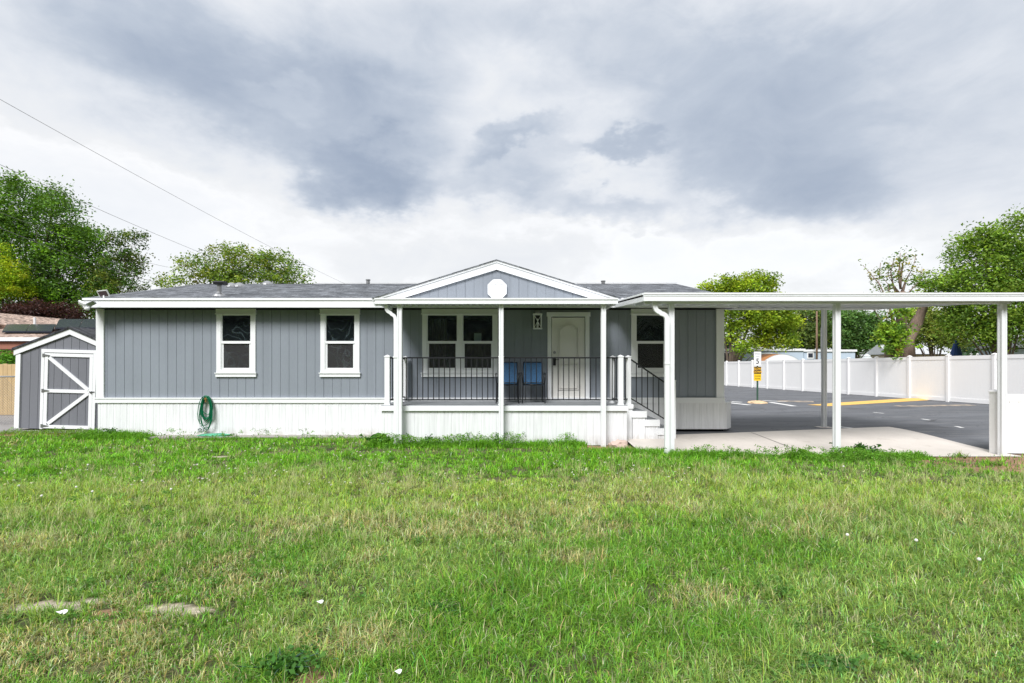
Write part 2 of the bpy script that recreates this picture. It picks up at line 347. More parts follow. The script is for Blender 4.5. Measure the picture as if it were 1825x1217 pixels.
def rel(mb, root): return mb.shift(*root.location)          # parts are written in world coordinates, stored relative to their thing
def part(mb, name, m, root, parent=None, **kw):
    """world-coordinate mesh stored under root (part) or under a part (sub-part); parts sit at their thing's origin"""
    rel(mb, root); return mb.build(name, m, parent or root, **kw)
def copy_tree(o, parent=None):
    c = o.copy(); COL.objects.link(c)
    if parent is not None: c.parent = parent
    for ch in o.children: copy_tree(ch, c)
    return c
def X(px, Y): return (px-CX)/F*Y
def Z(py, Y): return CAMZ + (HY-py)/F*Y
def np_mesh(name, verts, faces_per, nface, m, tint=None, parent=None):
    """verts: (N,3); faces_per: flat index list arrays [(loops, size)]"""
    me = bpy.data.meshes.new(name); me.vertices.add(len(verts)); me.vertices.foreach_set('co', np.ascontiguousarray(verts, dtype=np.float32).ravel())
    loops = np.concatenate([a.ravel() for a in faces_per]); sizes = np.concatenate([np.full(a.shape[0], a.shape[1]) for a in faces_per])
    me.loops.add(len(loops)); me.loops.foreach_set('vertex_index', loops.astype(np.int32))
    me.polygons.add(len(sizes)); st = np.concatenate([[0], np.cumsum(sizes)[:-1]]); me.polygons.foreach_set('loop_start', st.astype(np.int32))
    try: me.polygons.foreach_set('loop_total', sizes.astype(np.int32))
    except Exception: pass
    me.update(calc_edges=True)
    if tint is not None:
        a = me.attributes.new('tint', 'FLOAT_COLOR', 'POINT'); c = np.ones((len(verts), 4), np.float32); c[:, :3] = tint; a.data.foreach_set('color', c.ravel())
    o = bpy.data.objects.new(name, me); COL.objects.link(o); me.materials.append(m)
    if parent is not None: o.parent = parent
    return o
def vnoise(x, y, s, seed=0):
    """smooth value noise"""
    x = np.asarray(x)*s; y = np.asarray(y)*s; xi = np.floor(x).astype(int); yi = np.floor(y).astype(int); fx = x-xi; fy = y-yi
    fx = fx*fx*(3-2*fx); fy = fy*fy*(3-2*fy)
    def h(a, b): v = np.sin(a*127.1+b*311.7+seed*74.7)*43758.5453; return v-np.floor(v)
    return (h(xi, yi)*(1-fx)+h(xi+1, yi)*fx)*(1-fy)+(h(xi, yi+1)*(1-fx)+h(xi+1, yi+1)*fx)*fy
def sstep(t): t = np.clip(t, 0, 1); return t*t*(3-2*t)

# ------------------------------------------------------------------ ground
def road_h(x, y): r = sstep((np.asarray(y, float)-9.4)/2.8); return r*(.10+.0125*np.clip(np.asarray(x, float)-5, 0, 12.5))
def lawn_h(x, y): return .035*(vnoise(x, y, .45, 1)-.5)+.02*(vnoise(x, y, 1.3, 2)-.5)
def grid(name, x0, x1, y0, y1, nx, ny, hf, m, clip=None):
    xs = np.linspace(x0, x1, nx); ys = np.linspace(y0, y1, ny); gx, gy = np.meshgrid(xs, ys)
    if clip: gx, gy = clip(gx, gy)
    v = np.stack([gx, gy, hf(gx, gy)], -1).reshape(-1, 3)
    i = (np.arange(ny-1)[:, None]*nx+np.arange(nx-1)[None]).ravel(); q = np.stack([i, i+1, i+1+nx, i+nx], 1)
    o = np_mesh(name, v, [q], len(q), m); o['kind'] = 'structure'; return o
g_ = MB(); g_.poly([(-900, -300, -.06), (900, -300, -.06), (900, 1500, -.06), (-900, 1500, -.06)]); tag(g_.build('ground', M['ground']), kind='structure')
grid('asphalt_road', 2.45, 17.9, 8.6, 60, 60, 160, lambda x, y: road_h(x, y)+np.where(y < 9.35, -.02, .0)+.004, M['asphalt'],
     clip=lambda x, y: (x, y))
def _sl(x, y):                       # back edge is a little skewed
    t = (y-9.15)/(1.0); return x, 9.15+t*(2.15+.17*(x-2.45))
grid('concrete_slab', 2.42, 9.15, 9.15, 10.15, 60, 30, lambda x, y: road_h(x, y)+.012, M['concrete'], clip=_sl)
j = MB(); n = 12
for i in range(n):
    ya, yb = 9.16+i*.215, 9.16+(i+1)*.215
    j.quad((5.47, ya, float(road_h(5.5, ya))+.017), (5.485, ya, float(road_h(5.5, ya))+.017), (5.485, yb, float(road_h(5.5, yb))+.017), (5.47, yb, float(road_h(5.5, yb))+.017))
tag(j.build('slab_joint', M['dark']), kind='structure')
m_ = MB(); m_.box(-9.75, -2.65, 11.60, 12.0, -.03, .026); tag(m_.build('concrete_footing_strip', M['concrete_dark']), kind='structure')
grid('gravel_yard', -40, -9.9, 12.5, 24, 20, 10, lambda x, y: x*0+.012+.0*y, M['gravel'])
# worn ground patches
PATCH = [(-3.12, 3.44, .20, .06, 'dust'), (-2.86, 3.52, .12, .05, 'dust'), (-2.66, 3.36, .10, .05, 'dirt'), (-2.34, 3.42, .13, .07, 'dust'), (-2.13, 3.38, .12, .05, 'dust'), (-2.42, 3.24, .16, .04, 'dirt'), (-1.05, 2.62, .13, .10, 'dirt'), (-5.2, 9.2, .22, .07, 'dust'),
         (8.9, 8.78, 1.8, .62, 'dirt'), (7.8, 8.15, .75, .33, 'dirt'), (2.0, 10.15, .65, .40, 'dirt'), (-12.2, 12.35, 2.4, .3, 'dirt')]

def bareness(x, y):
    q = np.zeros_like(x); du = np.zeros_like(x); nz = .6*vnoise(x, y, 5.5, 90)+.7*vnoise(x, y, 15, 91)+.5*vnoise(x, y, 34, 94)
    for (cx_, cy_, rx, ry, m_) in PATCH:
        v = np.clip((1.55-(((x-cx_)/rx)**2+((y-cy_)/ry)**2)-2.2*(nz-.9))*1.6, 0, 1); q = np.maximum(q, v); du = np.where((v > 0) & (m_ == 'dust'), v, du)
    return q, du
nx_, ny_ = 620, 420; gx, gy = np.meshgrid(np.linspace(-22, 13.5, nx_), np.concatenate([np.linspace(-9, 1, 20), np.linspace(1.02, 12.9, ny_-20)]))
fade = sstep((11.5-gy)/2); bq, bd = bareness(gx, gy)
gv = np.stack([gx, gy, lawn_h(gx, gy)*fade-.005], -1).reshape(-1, 3)
n2_ = vnoise(gx, gy, 9, 92)[..., None]; n3_ = vnoise(gx, gy, 2, 93)[..., None]
tt = (np.array([.05, .065, .018])*(1-n3_)+np.array([.11, .10, .045])*n3_)*(.6+.7*n2_); br = np.array([.26, .15, .09])*(.6+.8*n2_); dt = np.array([.47, .41, .33])*(.7+.5*n2_)
tt = tt*(1-bq[..., None])+br*bq[..., None]; tt = tt*(1-bd[..., None])+dt*bd[..., None]
i = (np.arange(ny_-1)[:, None]*nx_+np.arange(nx_-1)[None]).ravel(); q = np.stack([i, i+1, i+1+nx_, i+nx_], 1)
o = np_mesh('lawn', gv, [q], len(q), M['lawn'], tt.reshape(-1, 3)); o['kind'] = 'structure'

# road paint
def strip(name, pts, m, z=.009, kind='structure'):
    b = MB(); b.poly([(x, y, float(road_h(x, y))+z) for (x, y) in pts]); return tag(b.build(name, m), kind=kind)
def px_ground(px, py):
    Y = 14.0
    for _ in range(30): Y = (CAMZ-float(road_h(X(px, Y), Y)))*F/(py-HY)
    return X(px, Y), Y
def line(p1, p2, w):
    a, b = Vector(px_ground(*p1)), Vector(px_ground(*p2)); t = (b-a).normalized(); nn = Vector((-t.y, t.x))*w/2
    return [tuple(a-nn), tuple(b-nn), tuple(b+nn), tuple(a+nn)]
for p1, p2, w_ in (((1487, 760), (1568, 769), .11), ((1300, 718), (1336, 722), .22), ((1372, 717), (1416, 724), .20), ((1286, 715), (1322, 717), .22), ((1556, 735), (1575, 737), .08), ((1643, 747), (1657, 749), .08), ((1703, 760), (1716, 763), .08),
                   ((1360, 714), (1400, 716), .2)):
    strip('lane_line', line(p1, p2, w_), M['linepaint'])
strip('tan_paint_patch', line((1385, 715), (1450, 716), .9), M['tanpaint'])
strip('tan_paint_patch', line((1600, 724), (1735, 722), .5), M['tanpaint'], z=.007)
# painted speed hump across the road
b = MB(); A, B = Vector((11.35, 19.05)), Vector((17.05, 21.6)); t = (B-A).normalized(); nn = Vector((-t.y, t.x)); NS = 12
for i in range(NS):
    for jx in range(8):
        def pt(u, v):
            ww = .40+.14*u; p = A+(B-A)*u+nn*(v-.5)*2*ww; return (p.x, p.y, float(road_h(p.x, p.y))+.012+.05*math.sin(math.pi*v)*min(1, u*4+.1))
        b.quad(pt(i/NS, jx/8), pt((i+1)/NS, jx/8), pt((i+1)/NS, (jx+1)/8), pt(i/NS, (jx+1)/8))
tag(b.build('speed_hump', M['yellowpaint'], smooth=True), 'low speed hump painted faded yellow across the road by the white fence', 'speed bump')

# ------------------------------------------------------------------ mobile home
WY = 12.0
H = thing('mobile_home', 'long grey mobile home with white trim, white skirting and a gabled porch front', 'house', (-2.4, WY, 0))
HX0, HX1, WZ0, WZ1 = -9.71, 4.94, .88, 3.12
def wpx(px): return X(px, WY)
def wz(py): return Z(py, WY)
WINS = [dict(x0=386, x1=457, kind=1), dict(x0=571, x1=642, kind=1), dict(x0=1124, x1=1195, kind=1), dict(x0=752, x1=888, kind=2)]
holes = []
for w_ in WINS:
    w_['X0'], w_['X1'] = wpx(w_['x0']), wpx(w_['x1']); w_['z0'], w_['z1'] = wz(671.5), wz(550)
    holes.append((w_['X0']+.11, w_['X1']-.11, w_['z0']+.16, w_['z1']-.13))
DX0, DX1, DZ0, DZ1 = wpx(982.5), wpx(1043), .83, wz(565)
holes.append((DX0, DX1, DZ0, DZ1))
def siding(mb, x0, x1, z0, z1, Y, holes=(), sp=.2032, gw=.009, gd=.008, phase=0.0, top=None):
    """vertical grooved panels facing -y; top(x) optional slanted upper edge"""
    xs = set([x0, x1]); i0 = math.floor((x0-phase)/sp)
    gs = []
    xx = phase+i0*sp
    while xx < x1+sp:
        if x0+.02 < xx < x1-.02: gs.append(xx); xs.update((xx-gw/2, xx+gw/2))
        xx += sp
    for h in holes:
        for v in h[:2]:
            if x0 < v < x1: xs.add(v)
    xs = sorted(xs)
    for a, b in zip(xs[:-1], xs[1:]):
        if b-a < 1e-5: continue
        c = (a+b)/2; ing = any(abs(c-g) < gw/2 for g in gs); y = Y+(gd*(2.2 if round((c-phase)/sp) % 6 == 2 else 1) if ing else 0)
        iv = [(z0, None)]
        segs = [(z0, 'T')]
        blocks = sorted([(h[2], h[3]) for h in holes if h[0] <= c <= h[1]])
        cur = z0; parts = []
        for (p, q) in blocks:
            if p > cur: parts.append((cur, p))
            cur = max(cur, q)
        parts.append((cur, None))
        for (p, q) in parts:
            qa = q if q is not None else (top(a) if top else z1); qb = q if q is not None else (top(b) if top else z1)
            if qa <= p and qb <= p: continue
            mb.quad((a, y, p), (b, y, p), (b, y, max(qb, p)), (a, y, max(qa, p)))
            if ing:
                mb.quad((a, Y, p), (a, y, p), (a, y, qa), (a, Y, qa)); mb.quad((b, y, p), (b, Y, p), (b, Y, qb), (b, y, qb))
wm = MB(); siding(wm, HX0, HX1, WZ0, WZ1, WY, holes, phase=.06)
part(wm, 'front_wall', M['siding'], H)
sm = MB(); sm.box(HX0, HX0+.03, WY+.03, 20, .88, 3.15); sm.box(HX1-.03, HX1, WY+.03, 20, .88, 3.15); sm.box(HX0, HX1, 20, 20.05, .1, 3.15)
for xx in (HX0, HX1-.03): sm.prism([(WY+.03, 3.15), (20, 3.15), (16.0, 4.16)], .03, 'x', xx)
part(sm, 'side_wall', M['siding'], H)
tm = MB(); tm.box(HX0-.015, HX0+.165, WY-.035, WY+.10, .895, 2.99); part(tm, 'corner_trim', M['white'], H)
tm = MB(); tm.box(HX1-.16, HX1+.02, WY-.035, WY+.10, .895, 2.99); part(tm, 'corner_trim', M['white'], H)
# trim band between wall and skirting (two runs, one each side of the porch; it runs behind the deck too)
tm = MB(); tm.box(HX0-.03, HX1+.03, WY-.05, WY+.06, .775, .893); tm.box(HX0-.035, HX1+.035, WY-.062, WY+.05, .868, .897)
part(tm, 'trim_band', M['white'], H)
# skirting
def skirt(mb, pts, z0, z1, period=.155, rib=.006):
    """vertical ribbed sheet along a plan polyline"""
    for (a, b) in zip(pts[:-1], pts[1:]):
        a, b = Vector(a), Vector(b); L = (b-a).length; t = (b-a)/L; nn = Vector((t.y, -t.x)); s_ = 0; prof = [(0, 0)]
        while s_ < L:
            for (ds, o_) in ((.05, 0), (.058, -rib), (.068, -rib), (.076, 0), (.112, 0), (.118, rib*.5), (.124, 0), (period, 0)):
                if s_+ds < L: prof.append((s_+ds, o_))
            s_ += period
        prof.append((L, 0)); P = [a+t*s2+nn*o2 for (s2, o2) in prof]
        for p, q in zip(P[:-1], P[1:]): mb.quad((p.x, p.y, z0), (q.x, q.y, z0), (q.x, q.y, z1), (p.x, p.y, z1))
sk = MB(); skirt(sk, [(HX0+.02, WY), (HX0+.02, WY-.02), (-2.45, WY-.02)], 0.0, .772)
sk.box(HX0, -2.6, WY-.04, WY-.015, .012, .05)
part(sk, 'skirting', M['skirt'], H)
sk = MB(); skirt(sk, [(2.3, WY-.03), (5.02, WY-.03), (5.26, WY+.30), (5.26, 20)], .16, .765)
sk.prism([(2.3, WY-.045), (5.03, WY-.045), (5.28, WY+.30), (5.28, 20), (5.0, 20), (5.0, WY), (2.3, WY)], .022, 'z', .762)
sk.box(2.9, 5.0, WY-.038, WY-.02, .162, .185)
part(sk, 'skirting', M['skirt'], H)
dk = MB(); dk.box(HX0+.3, 5.0, WY+.12, 19.9, -.02, .6); part(dk, 'underfloor', M['dark'], H)
# roof
EY, EZ, RY, RZ = 11.63, 3.185, 16.0, 4.22; RX0, RX1 = -9.73, 5.12
rm = MB(); rm.quad((RX0, EY, EZ), (RX1, EY, EZ), (RX1, RY, RZ), (RX0, RY, RZ)); rm.quad((RX0, RY, RZ), (RX1, RY, RZ), (RX1, 20.37, EZ), (RX0, 20.37, EZ))
rm.quad((RX0, EY, EZ-.03), (RX0, RY, RZ-.03), (RX1, RY, RZ-.03), (RX1, EY, EZ-.03)); rm.quad((RX0, EY, EZ-.03), (RX1, EY, EZ-.03), (RX1, EY, EZ), (RX0, EY, EZ))
rm.quad((RX0, EY, EZ-.03), (RX0, EY, EZ), (RX0, RY, RZ), (RX0, RY, RZ-.03)); rm.quad((RX1, EY, EZ-.03), (RX1, RY, RZ-.03), (RX1, RY, RZ), (RX1, EY, EZ))
# ridge caps, a real raised row
xx = RX0
while xx < RX1-.1:
    rm.quad((xx, RY-.14, RZ-.02+.012), (xx+.3, RY-.14, RZ-.02+.022), (xx+.3, RY, RZ+.03), (xx, RY, RZ+.02)); xx += .28
roof = part(rm, 'roof', M['shingle'], H)
em = MB(); em.box(RX0-.0, RX1, EY+.03, WY, 2.972, 3.0); part(em, 'soffit', M['black'], H)  # soffit coloured black to stand in for the shade under the eave
em = MB(); em.box(RX0-.012, RX1+.01, EY-.005, EY+.028, 2.985, 3.125); em.box(RX0-.016, RX1+.014, EY-.025, EY+.02, 3.128, 3.178)
em.box(RX0-.012, RX1+.01, EY-.012, EY+.022, 2.965, 2.983)
em.prism([(EY, 2.99), (EY, 3.14), (RY, 4.17), (RY, 4.02)], .03, 'x', RX0-.012); em.prism([(EY, 2.99), (EY, 3.14), (RY, 4.17), (RY, 4.02)], .03, 'x', RX1-.018)
part(em, 'eave_fascia', M['white'], H)
em = MB(); em.box(HX0+.17, HX1-.17, WY-.012, WY+.02, 2.950, 2.9715); part(em, 'eave_shade_strip', M['black'], H)  # black strip added along the wall top as painted eave shade
# porch gable
GY = 11.56; GC = X(885, GY); GH = 2.78; GZE, GZP = 3.15, 4.02
slope = (GZP-GZE)/GH
gm = MB(); siding(gm, GC-GH+.35, GC+GH-.35, 3.02, 4, GY+.05, phase=GC+.1, top=lambda x: GZP-.20-slope*abs(x-GC))
pg = part(gm, 'porch_gable', M['siding'], H)
gm = MB()
th = .205
for s_ in (-1, 1):
    gm.prism([(GC, GZP-th), (GC, GZP-.012), (GC+s_*GH, GZE-.012), (GC+s_*GH, GZE-.09), (GC+s_*(GH-.30), GZE-.09)], .045, 'y', GY)
    gm.prism([(GC, GZP-.045), (GC, GZP+.0), (GC+s_*(GH+.02), GZE), (GC+s_*(GH+.02), GZE-.045)], .03, 'y', GY-.024)
part(gm, 'rake_board', M['white'], H)
gm = MB()
yb = EY+(GZP-EZ)/((RZ-EZ)/(RY-EY))+.15
for s_ in (-1, 1):
    gm.quad((GC, GY-.05, GZP+.016), (GC, yb, GZP+.016), (GC+s_*(GH+.03), EY+.2, GZE+.016), (GC+s_*(GH+.03), GY-.05, GZE+.016))
    gm.prism([(GC, GZP+.002), (GC, GZP+.016), (GC+s_*(GH+.03), GZE+.016), (GC+s_*(GH+.03), GZE+.002)], .02, 'y', GY-.05)
part(gm, 'gable_roof', M['shingle'], H)
# octagon vent
vx, vz, vr = X(886, GY), Z(515.5, GY), .232
oc = [(vx+vr*math.cos(R(22.5+45*i))*1.0, vz+vr*math.sin(R(22.5+45*i))) for i in range(8)]
vm = MB(); vm.prism(oc, .025, 'y', GY-.003)
for i in range(8):
    a, b2 = oc[i], oc[(i+1) % 8]; vm.bar((a[0]*.97+vx*.03, GY-.008, a[1]*.97+vz*.03), (b2[0]*.97+vx*.03, GY-.008, b2[1]*.97+vz*.03), .012, .03)
for i in range(9):
    zz = vz-.17+.0425*i; hw = min(.185, .185-max(0, abs(zz-vz)-.08)*.95); vm.prism([(GY-.006, zz-.014), (GY-.018, zz-.012), (GY-.006, zz+.016)], 2*hw, 'x', vx-hw)
part(vm, 'gable_vent', M['white'], H)
# windows
def make_window(w_):
    x0, x1, z0, z1 = w_['X0'], w_['X1'], w_['z0'], w_['z1']; T = .115
    t = MB()
    t.box(x0+.01, x0+T, WY-.03, WY+.02, z0+.08, z1-.10); t.box(x1-T, x1-.01, WY-.03, WY+.02, z0+.08, z1-.10)
    t.box(x0, x1, WY-.038, WY+.02, z1-.115, z1); t.box(x0-.012, x1+.012, WY-.055, WY+.0, z1-.135, z1-.117)
    t.box(x0+T, x1-T, WY-.03, WY+.02, z0+.10, z0+.165)
    if w_['kind'] == 2: t.box((x0+x1)/2-.055, (x0+x1)/2+.055, WY-.03, WY+.02, z0+.165, z1-.136)
    win = part(t, 'window', M['white'], H)
    s2 = MB(); s2.box(x0-.02, x1+.02, WY-.06, WY+.0, z0+.078, z0+.098); s2.box(x0-.006, x1+.006, WY-.04, WY+.0, z0, z0+.076); part(s2, 'sill', M['white'], H, win)
    cells = [(x0+T, x1-T)] if w_['kind'] == 1 else [(x0+T, (x0+x1)/2-.055), ((x0+x1)/2+.055, x1-T)]
    f = MB(); zm = wz(610); za, zb = z0+.165, z1-.136
    for (a, b2) in cells:
        f.box(a, a+.022, WY-.012, WY+.03, za, zb); f.box(b2-.022, b2, WY-.012, WY+.03, za, zb); f.box(a+.022, b2-.022, WY-.012, WY+.03, zb-.022, zb); f.box(a+.022, b2-.022, WY-.012, WY+.03, za, za+.02)
        f.box(a, b2, WY-.022, WY+.03, zm-.03, zm+.03)
        f.box(a+.022, a+.05, WY-.004, WY+.03, za+.02, zm-.03); f.box(b2-.05, b2-.022, WY-.004, WY+.03, za+.02, zm-.03); f.box(a+.05, b2-.05, WY-.004, WY+.03, za+.02, za+.045)
    part(f, 'sash_frame', M['white'], H, win)
    for (a, b2) in cells:
        p = MB(); p.quad((a+.02, WY+.012, zm+.02), (b2-.02, WY+.012, zm+.02), (b2-.02, WY+.012, zb-.02), (a+.02, WY+.012, zb-.02)); part(p, 'pane', M['glass'], H, win)
        p = MB(); p.quad((a+.04, WY+.014, za+.04), (b2-.04, WY+.014, za+.04), (b2-.04, WY+.014, zm-.02), (a+.04, WY+.014, zm-.02)); part(p, 'pane', M['glass'], H, win)
        p = MB(); p.quad((a+.04, WY+.006, za+.03), (b2-.04, WY+.006, za+.03), (b2-.04, WY+.006, zm-.02), (a+.04, WY+.006, zm-.02)); part(p, 'insect_screen', M['screen'], H, win)
for w_ in WINS: make_window(w_)
# rooms behind the glass
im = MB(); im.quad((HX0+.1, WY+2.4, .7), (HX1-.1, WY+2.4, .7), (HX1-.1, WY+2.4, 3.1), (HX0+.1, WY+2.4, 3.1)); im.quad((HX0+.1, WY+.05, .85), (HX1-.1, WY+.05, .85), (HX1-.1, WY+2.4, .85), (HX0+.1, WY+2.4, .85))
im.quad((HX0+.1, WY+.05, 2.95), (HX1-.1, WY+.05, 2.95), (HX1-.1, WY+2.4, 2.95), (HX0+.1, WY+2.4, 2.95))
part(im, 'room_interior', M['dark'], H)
cm = MB(); cx0, cx1 = wpx(762), wpx(880)
for (a, b2, z0, z1) in ((cx0, cx0+.42, 1.45, 2.75), (cx1-.75, cx1, 1.45, 2.2)):
    nfold = int((b2-a)/.02)
    for i in range(nfold):
        u0, u1 = a+(b2-a)*i/nfold, a+(b2-a)*(i+1)/nfold; y0, y1 = WY+.25+.03*math.sin(i*1.3), WY+.25+.03*math.sin((i+1)*1.3)
        cm.quad((u0, y0, z0), (u1, y1, z0), (u1, y1, z1), (u0, y0, z1))
part(cm, 'curtain', M['curtain'], H, smooth=True)
cm = MB(); cm.box(wpx(843), wpx(856), WY+.35, WY+.5, 1.5, wz(592)); part(cm, 'curtain', M['white'], H, label='white cloth panel hanging inside the porch window')
# door
dm = MB(); dm.box(DX0+.012, DX1-.012, WY+.008, WY+.05, DZ0+.06, DZ1-.012)
# raised mouldings of the door: arched upper panel, square lower panel
cxd = (DX0+DX1)/2; wdt = .28
def mould(pts, w_=.016):
    for a, b2 in zip(pts[:-1], pts[1:]): dm.bar((a[0], WY+.002, a[1]), (b2[0], WY+.002, b2[1]), w_, .036, up=(0, 1, 0))
for ins in (0, .035):
    hw = .235-ins; zt = wz(585)-ins; pts = [(cxd-hw, wz(640)+ins), (cxd-hw, zt)]
    for i in range(13):
        u = -1+2*i/12; pts.append((cxd+hw*u, zt+(.115-ins*.2)*(0.5+.5*math.cos(math.pi*u))))
    pts += [(cxd+hw, zt), (cxd+hw, wz(640)+ins), (cxd-hw, wz(640)+ins)]; mould(pts)
    mould([(cxd-hw, wz(648)-ins), (cxd+hw, wz(648)-ins), (cxd+hw, wz(694)+ins), (cxd-hw, wz(694)+ins), (cxd-hw, wz(648)-ins)])
door = part(dm, 'door', M['door'], H)
t = MB(); a, b2 = wpx(975), wpx(1051)
t.box(a+.01, DX0, WY-.03, WY+.03, DZ0, wz(564)); t.box(DX1, b2-.01, WY-.03, WY+.03, DZ0, wz(564)); t.box(a-.01, b2+.01, WY-.042, WY+.03, wz(564), wz(556.5)); t.box(DX0, DX1, WY-.02, WY+.03, DZ0, DZ0+.05)
part(t, 'frame', M['white'], H, door)
hm = MB(); hm.box(DX0+.045, DX0+.105, WY-.03, WY+.008, wz(651), wz(638)); hm.tube([(DX0+.075, WY-.03, wz(641)), (DX0+.075, WY-.075, wz(641)), (DX0+.18, WY-.075, wz(641))], .009, 8); part(hm, 'handle', M['black'], H, door)
hm = MB(); hm.tube([(DX0+.075, WY-.02, wz(628)), (DX0+.075, WY+.01, wz(628))], .034, 16); hm.tube([(DX0+.075, WY-.03, wz(628)), (DX0+.075, WY-.019, wz(628))], .02, 16); part(hm, 'deadbolt', M['metal'], H, door)
# roof fittings
def on_roof(px, py):
    s_ = (RZ-EZ)/(RY-EY); r_ = (HY-py)/F; Y = (EZ-EY*s_-CAMZ)/(r_-s_); return X(px, Y), Y, CAMZ+r_*Y
x, y, z = on_roof(391, 527)
b = MB(); b.lathe((x, y, z-.03), [(.16, 0), (.13, .05), (.07, .10), (.055, .12)], 14); b.lathe((x, y, z+.05), [(.05, 0), (.05, .22)], 12); vent = part(b, 'vent_pipe', M['metal'], H)
b = MB(); b.prism([(y-.09, z+.26), (y+.09, z+.26), (y+.10, z+.31), (y+.05, z+.34), (y-.06, z+.34), (y-.10, z+.31)], .25, 'x', x-.10); part(b, 'cap', M['black'], H, vent)
for px, py, r_ in ((413, 510.5, .15), (427, 510.5, .15), (477, 507, .16)):
    x, y, z = on_roof(px, py); b = MB(); b.lathe((x, y, z-.03), [(r_*1.2, 0), (r_*1.15, .04), (r_*.8, .1), (r_*.3, .14)], 14); part(b, 'roof_vent_cap', M['metal'], H)
for px, s_ in ((656, .12), (1075, .08)):
    b = MB(); x = X(px, RY+.1); b.lathe((x, RY+.1, RZ-.1), [(.06, 0), (.06, .1+s_), (.075, .1+s_), (.075, .13+s_)], 10); part(b, 'vent_pipe', M['metal'], H)
# faucet on the band
fx, fz = X(370, WY-.06), Z(709.5, WY-.06)
b = MB(); b.tube([(fx, WY-.05, fz), (fx, WY-.13, fz)], .018, 8); b.tube([(fx, WY-.10, fz), (fx, WY-.13, fz-.03), (fx, WY-.135, fz-.09)], .016, 8); b.tube([(fx, WY-.145, fz), (fx, WY-.155, fz)], .035, 10); part(b, 'tap', M['brass'], H)

# ------------------------------------------------------------------ solar flood light on the eave corner
T = thing('solar_floodlight', 'white solar flood light with two lamp heads on the left end of the eave', 'outdoor light', (X(183, 11.6), 11.6, 3.18))
b = MB(); mm = Matrix.Translation((X(183, 11.6), 11.62, 3.28)) @ Matrix.Rotation(R(28), 4, 'X') @ Matrix.Rotation(R(-6), 4, 'Y')
b.box(-.12, .12, -.01, .012, -.075, .075, mm); b.bar((X(183, 11.6), 11.64, 3.17), (X(183, 11.6), 11.64, 3.26), .03); part(b, 'panel_frame', M['white'], T)
b = MB(); b.box(-.10, .10, -.014, -.0095, -.06, .06, mm); part(b, 'solar_panel', M['solar2'], T)
lx = X(156, 11.55)
for px, ry in ((147, 25), (163, -25)):
    b = MB(); mm = Matrix.Translation((X(px, 11.5), 11.5, Z(541, 11.5))) @ Matrix.Rotation(R(ry), 4, 'Y') @ Matrix.Rotation(R(35), 4, 'X'); b.box(-.085, .085, -.02, .02, -.045, .045, mm)
    b.box(-.07, .07, -.024, -.019, -.032, .032, mm); part(b, 'lamp_head', M['white' if ry > 0 else 'metal'], T)
b = MB(); b.bar((lx, 11.62, 3.05), (lx, 11.5, 2.97), .04); b.lathe((lx+.03, 11.5, Z(553, 11.5)), [(.02, 0), (.05, .02), (.055, .05), (.02, .08)], 12); part(b, 'motion_sensor', M['white'], T)

# ------------------------------------------------------------------ wall lantern
LX, LZ = X(958, 11.9), Z(573, 11.9)
T = thing('wall_lantern', 'white metal lantern with crossed bars hanging beside the front door', 'lantern', (LX, 11.93, LZ))
b = MB(); hw, hh = .085, .155
for sx_ in (-1, 1):
    for yy in (11.83, 11.96): b.box(LX+sx_*hw-.011, LX+sx_*hw+.011, yy-.011, yy+.011, LZ-hh, LZ+hh)
b.box(LX-hw-.022, LX+hw+.022, 11.80, 11.985, LZ-hh-.022, LZ-hh+.004); b.box(LX-hw-.022, LX+hw+.022, 11.80, 11.985, LZ+hh-.004, LZ+hh+.024)
for (p, q) in (((-1, -1), (1, 1)), ((-1, 1), (1, -1))): b.bar((LX+p[0]*hw, 11.825, LZ+p[1]*hh), (LX+q[0]*hw, 11.825, LZ+q[1]*hh), .010)
b.bar((LX, 11.825, LZ-.06), (LX, 11.825, LZ+.06), .02)
part(b, 'lantern_frame', M['white'], T)
b = MB(); b.box(LX-.07, LX+.07, 11.968, 11.976, LZ-.14, LZ+.14); part(b, 'back_plate', M['black'], T)
b = MB(); b.box(LX-.035, LX+.035, 11.86, 11.985, LZ+hh+.024, LZ+hh+.075); b.tube([(LX-.05, 11.9, LZ+hh+.03), (LX-.055, 11.9, LZ+hh+.09), (LX, 11.9, LZ+hh+.10), (LX+.055, 11.9, LZ+hh+.09), (LX+.05, 11.9, LZ+hh+.03)], .007, 6); b.box(LX-.03, LX+.03, 11.97, 12.0, LZ-.1, LZ+.1); part(b, 'bracket', M['metal'], T)
b = MB(); b.tube([(LX, 11.895, LZ-hh), (LX, 11.895, LZ-.02)], .025, 10); part(b, 'candle', M['white'], T)

# ------------------------------------------------------------------ porch deck, railings and steps
DY, DL, DR, DZ = 10.62, -2.70, 2.385, .82
D = thing('porch_deck', 'raised porch deck with white ribbed skirt, black railings and side steps', 'porch', (-.15, 11.3, 0))
b = MB(); nb = 9
for i in range(nb): ya = DY-.01+i*.152; b.box(DL-.01, DR+.01, ya, ya+.146, DZ-.03, DZ)
part(b, 'deck_floor', M['deck'], D)
b = MB(); b.box(DL-.02, DR+.02, DY-.045, DY-.008, DZ-.115, DZ-.012); b.box(DL-.02, DL+.015, DY-.008, WY-.06, DZ-.115, DZ-.012); b.box(DR-.015, DR+.02, DY-.008, 11.0, DZ-.115, DZ-.012)
part(b, 'rim_board', M['white'], D)
b = MB(); skirt(b, [(DL, WY-.05), (DL, DY), (DR, DY), (DR, WY-.05)], -.03, DZ-.117); part(b, 'deck_skirt', M['skirt'], D)
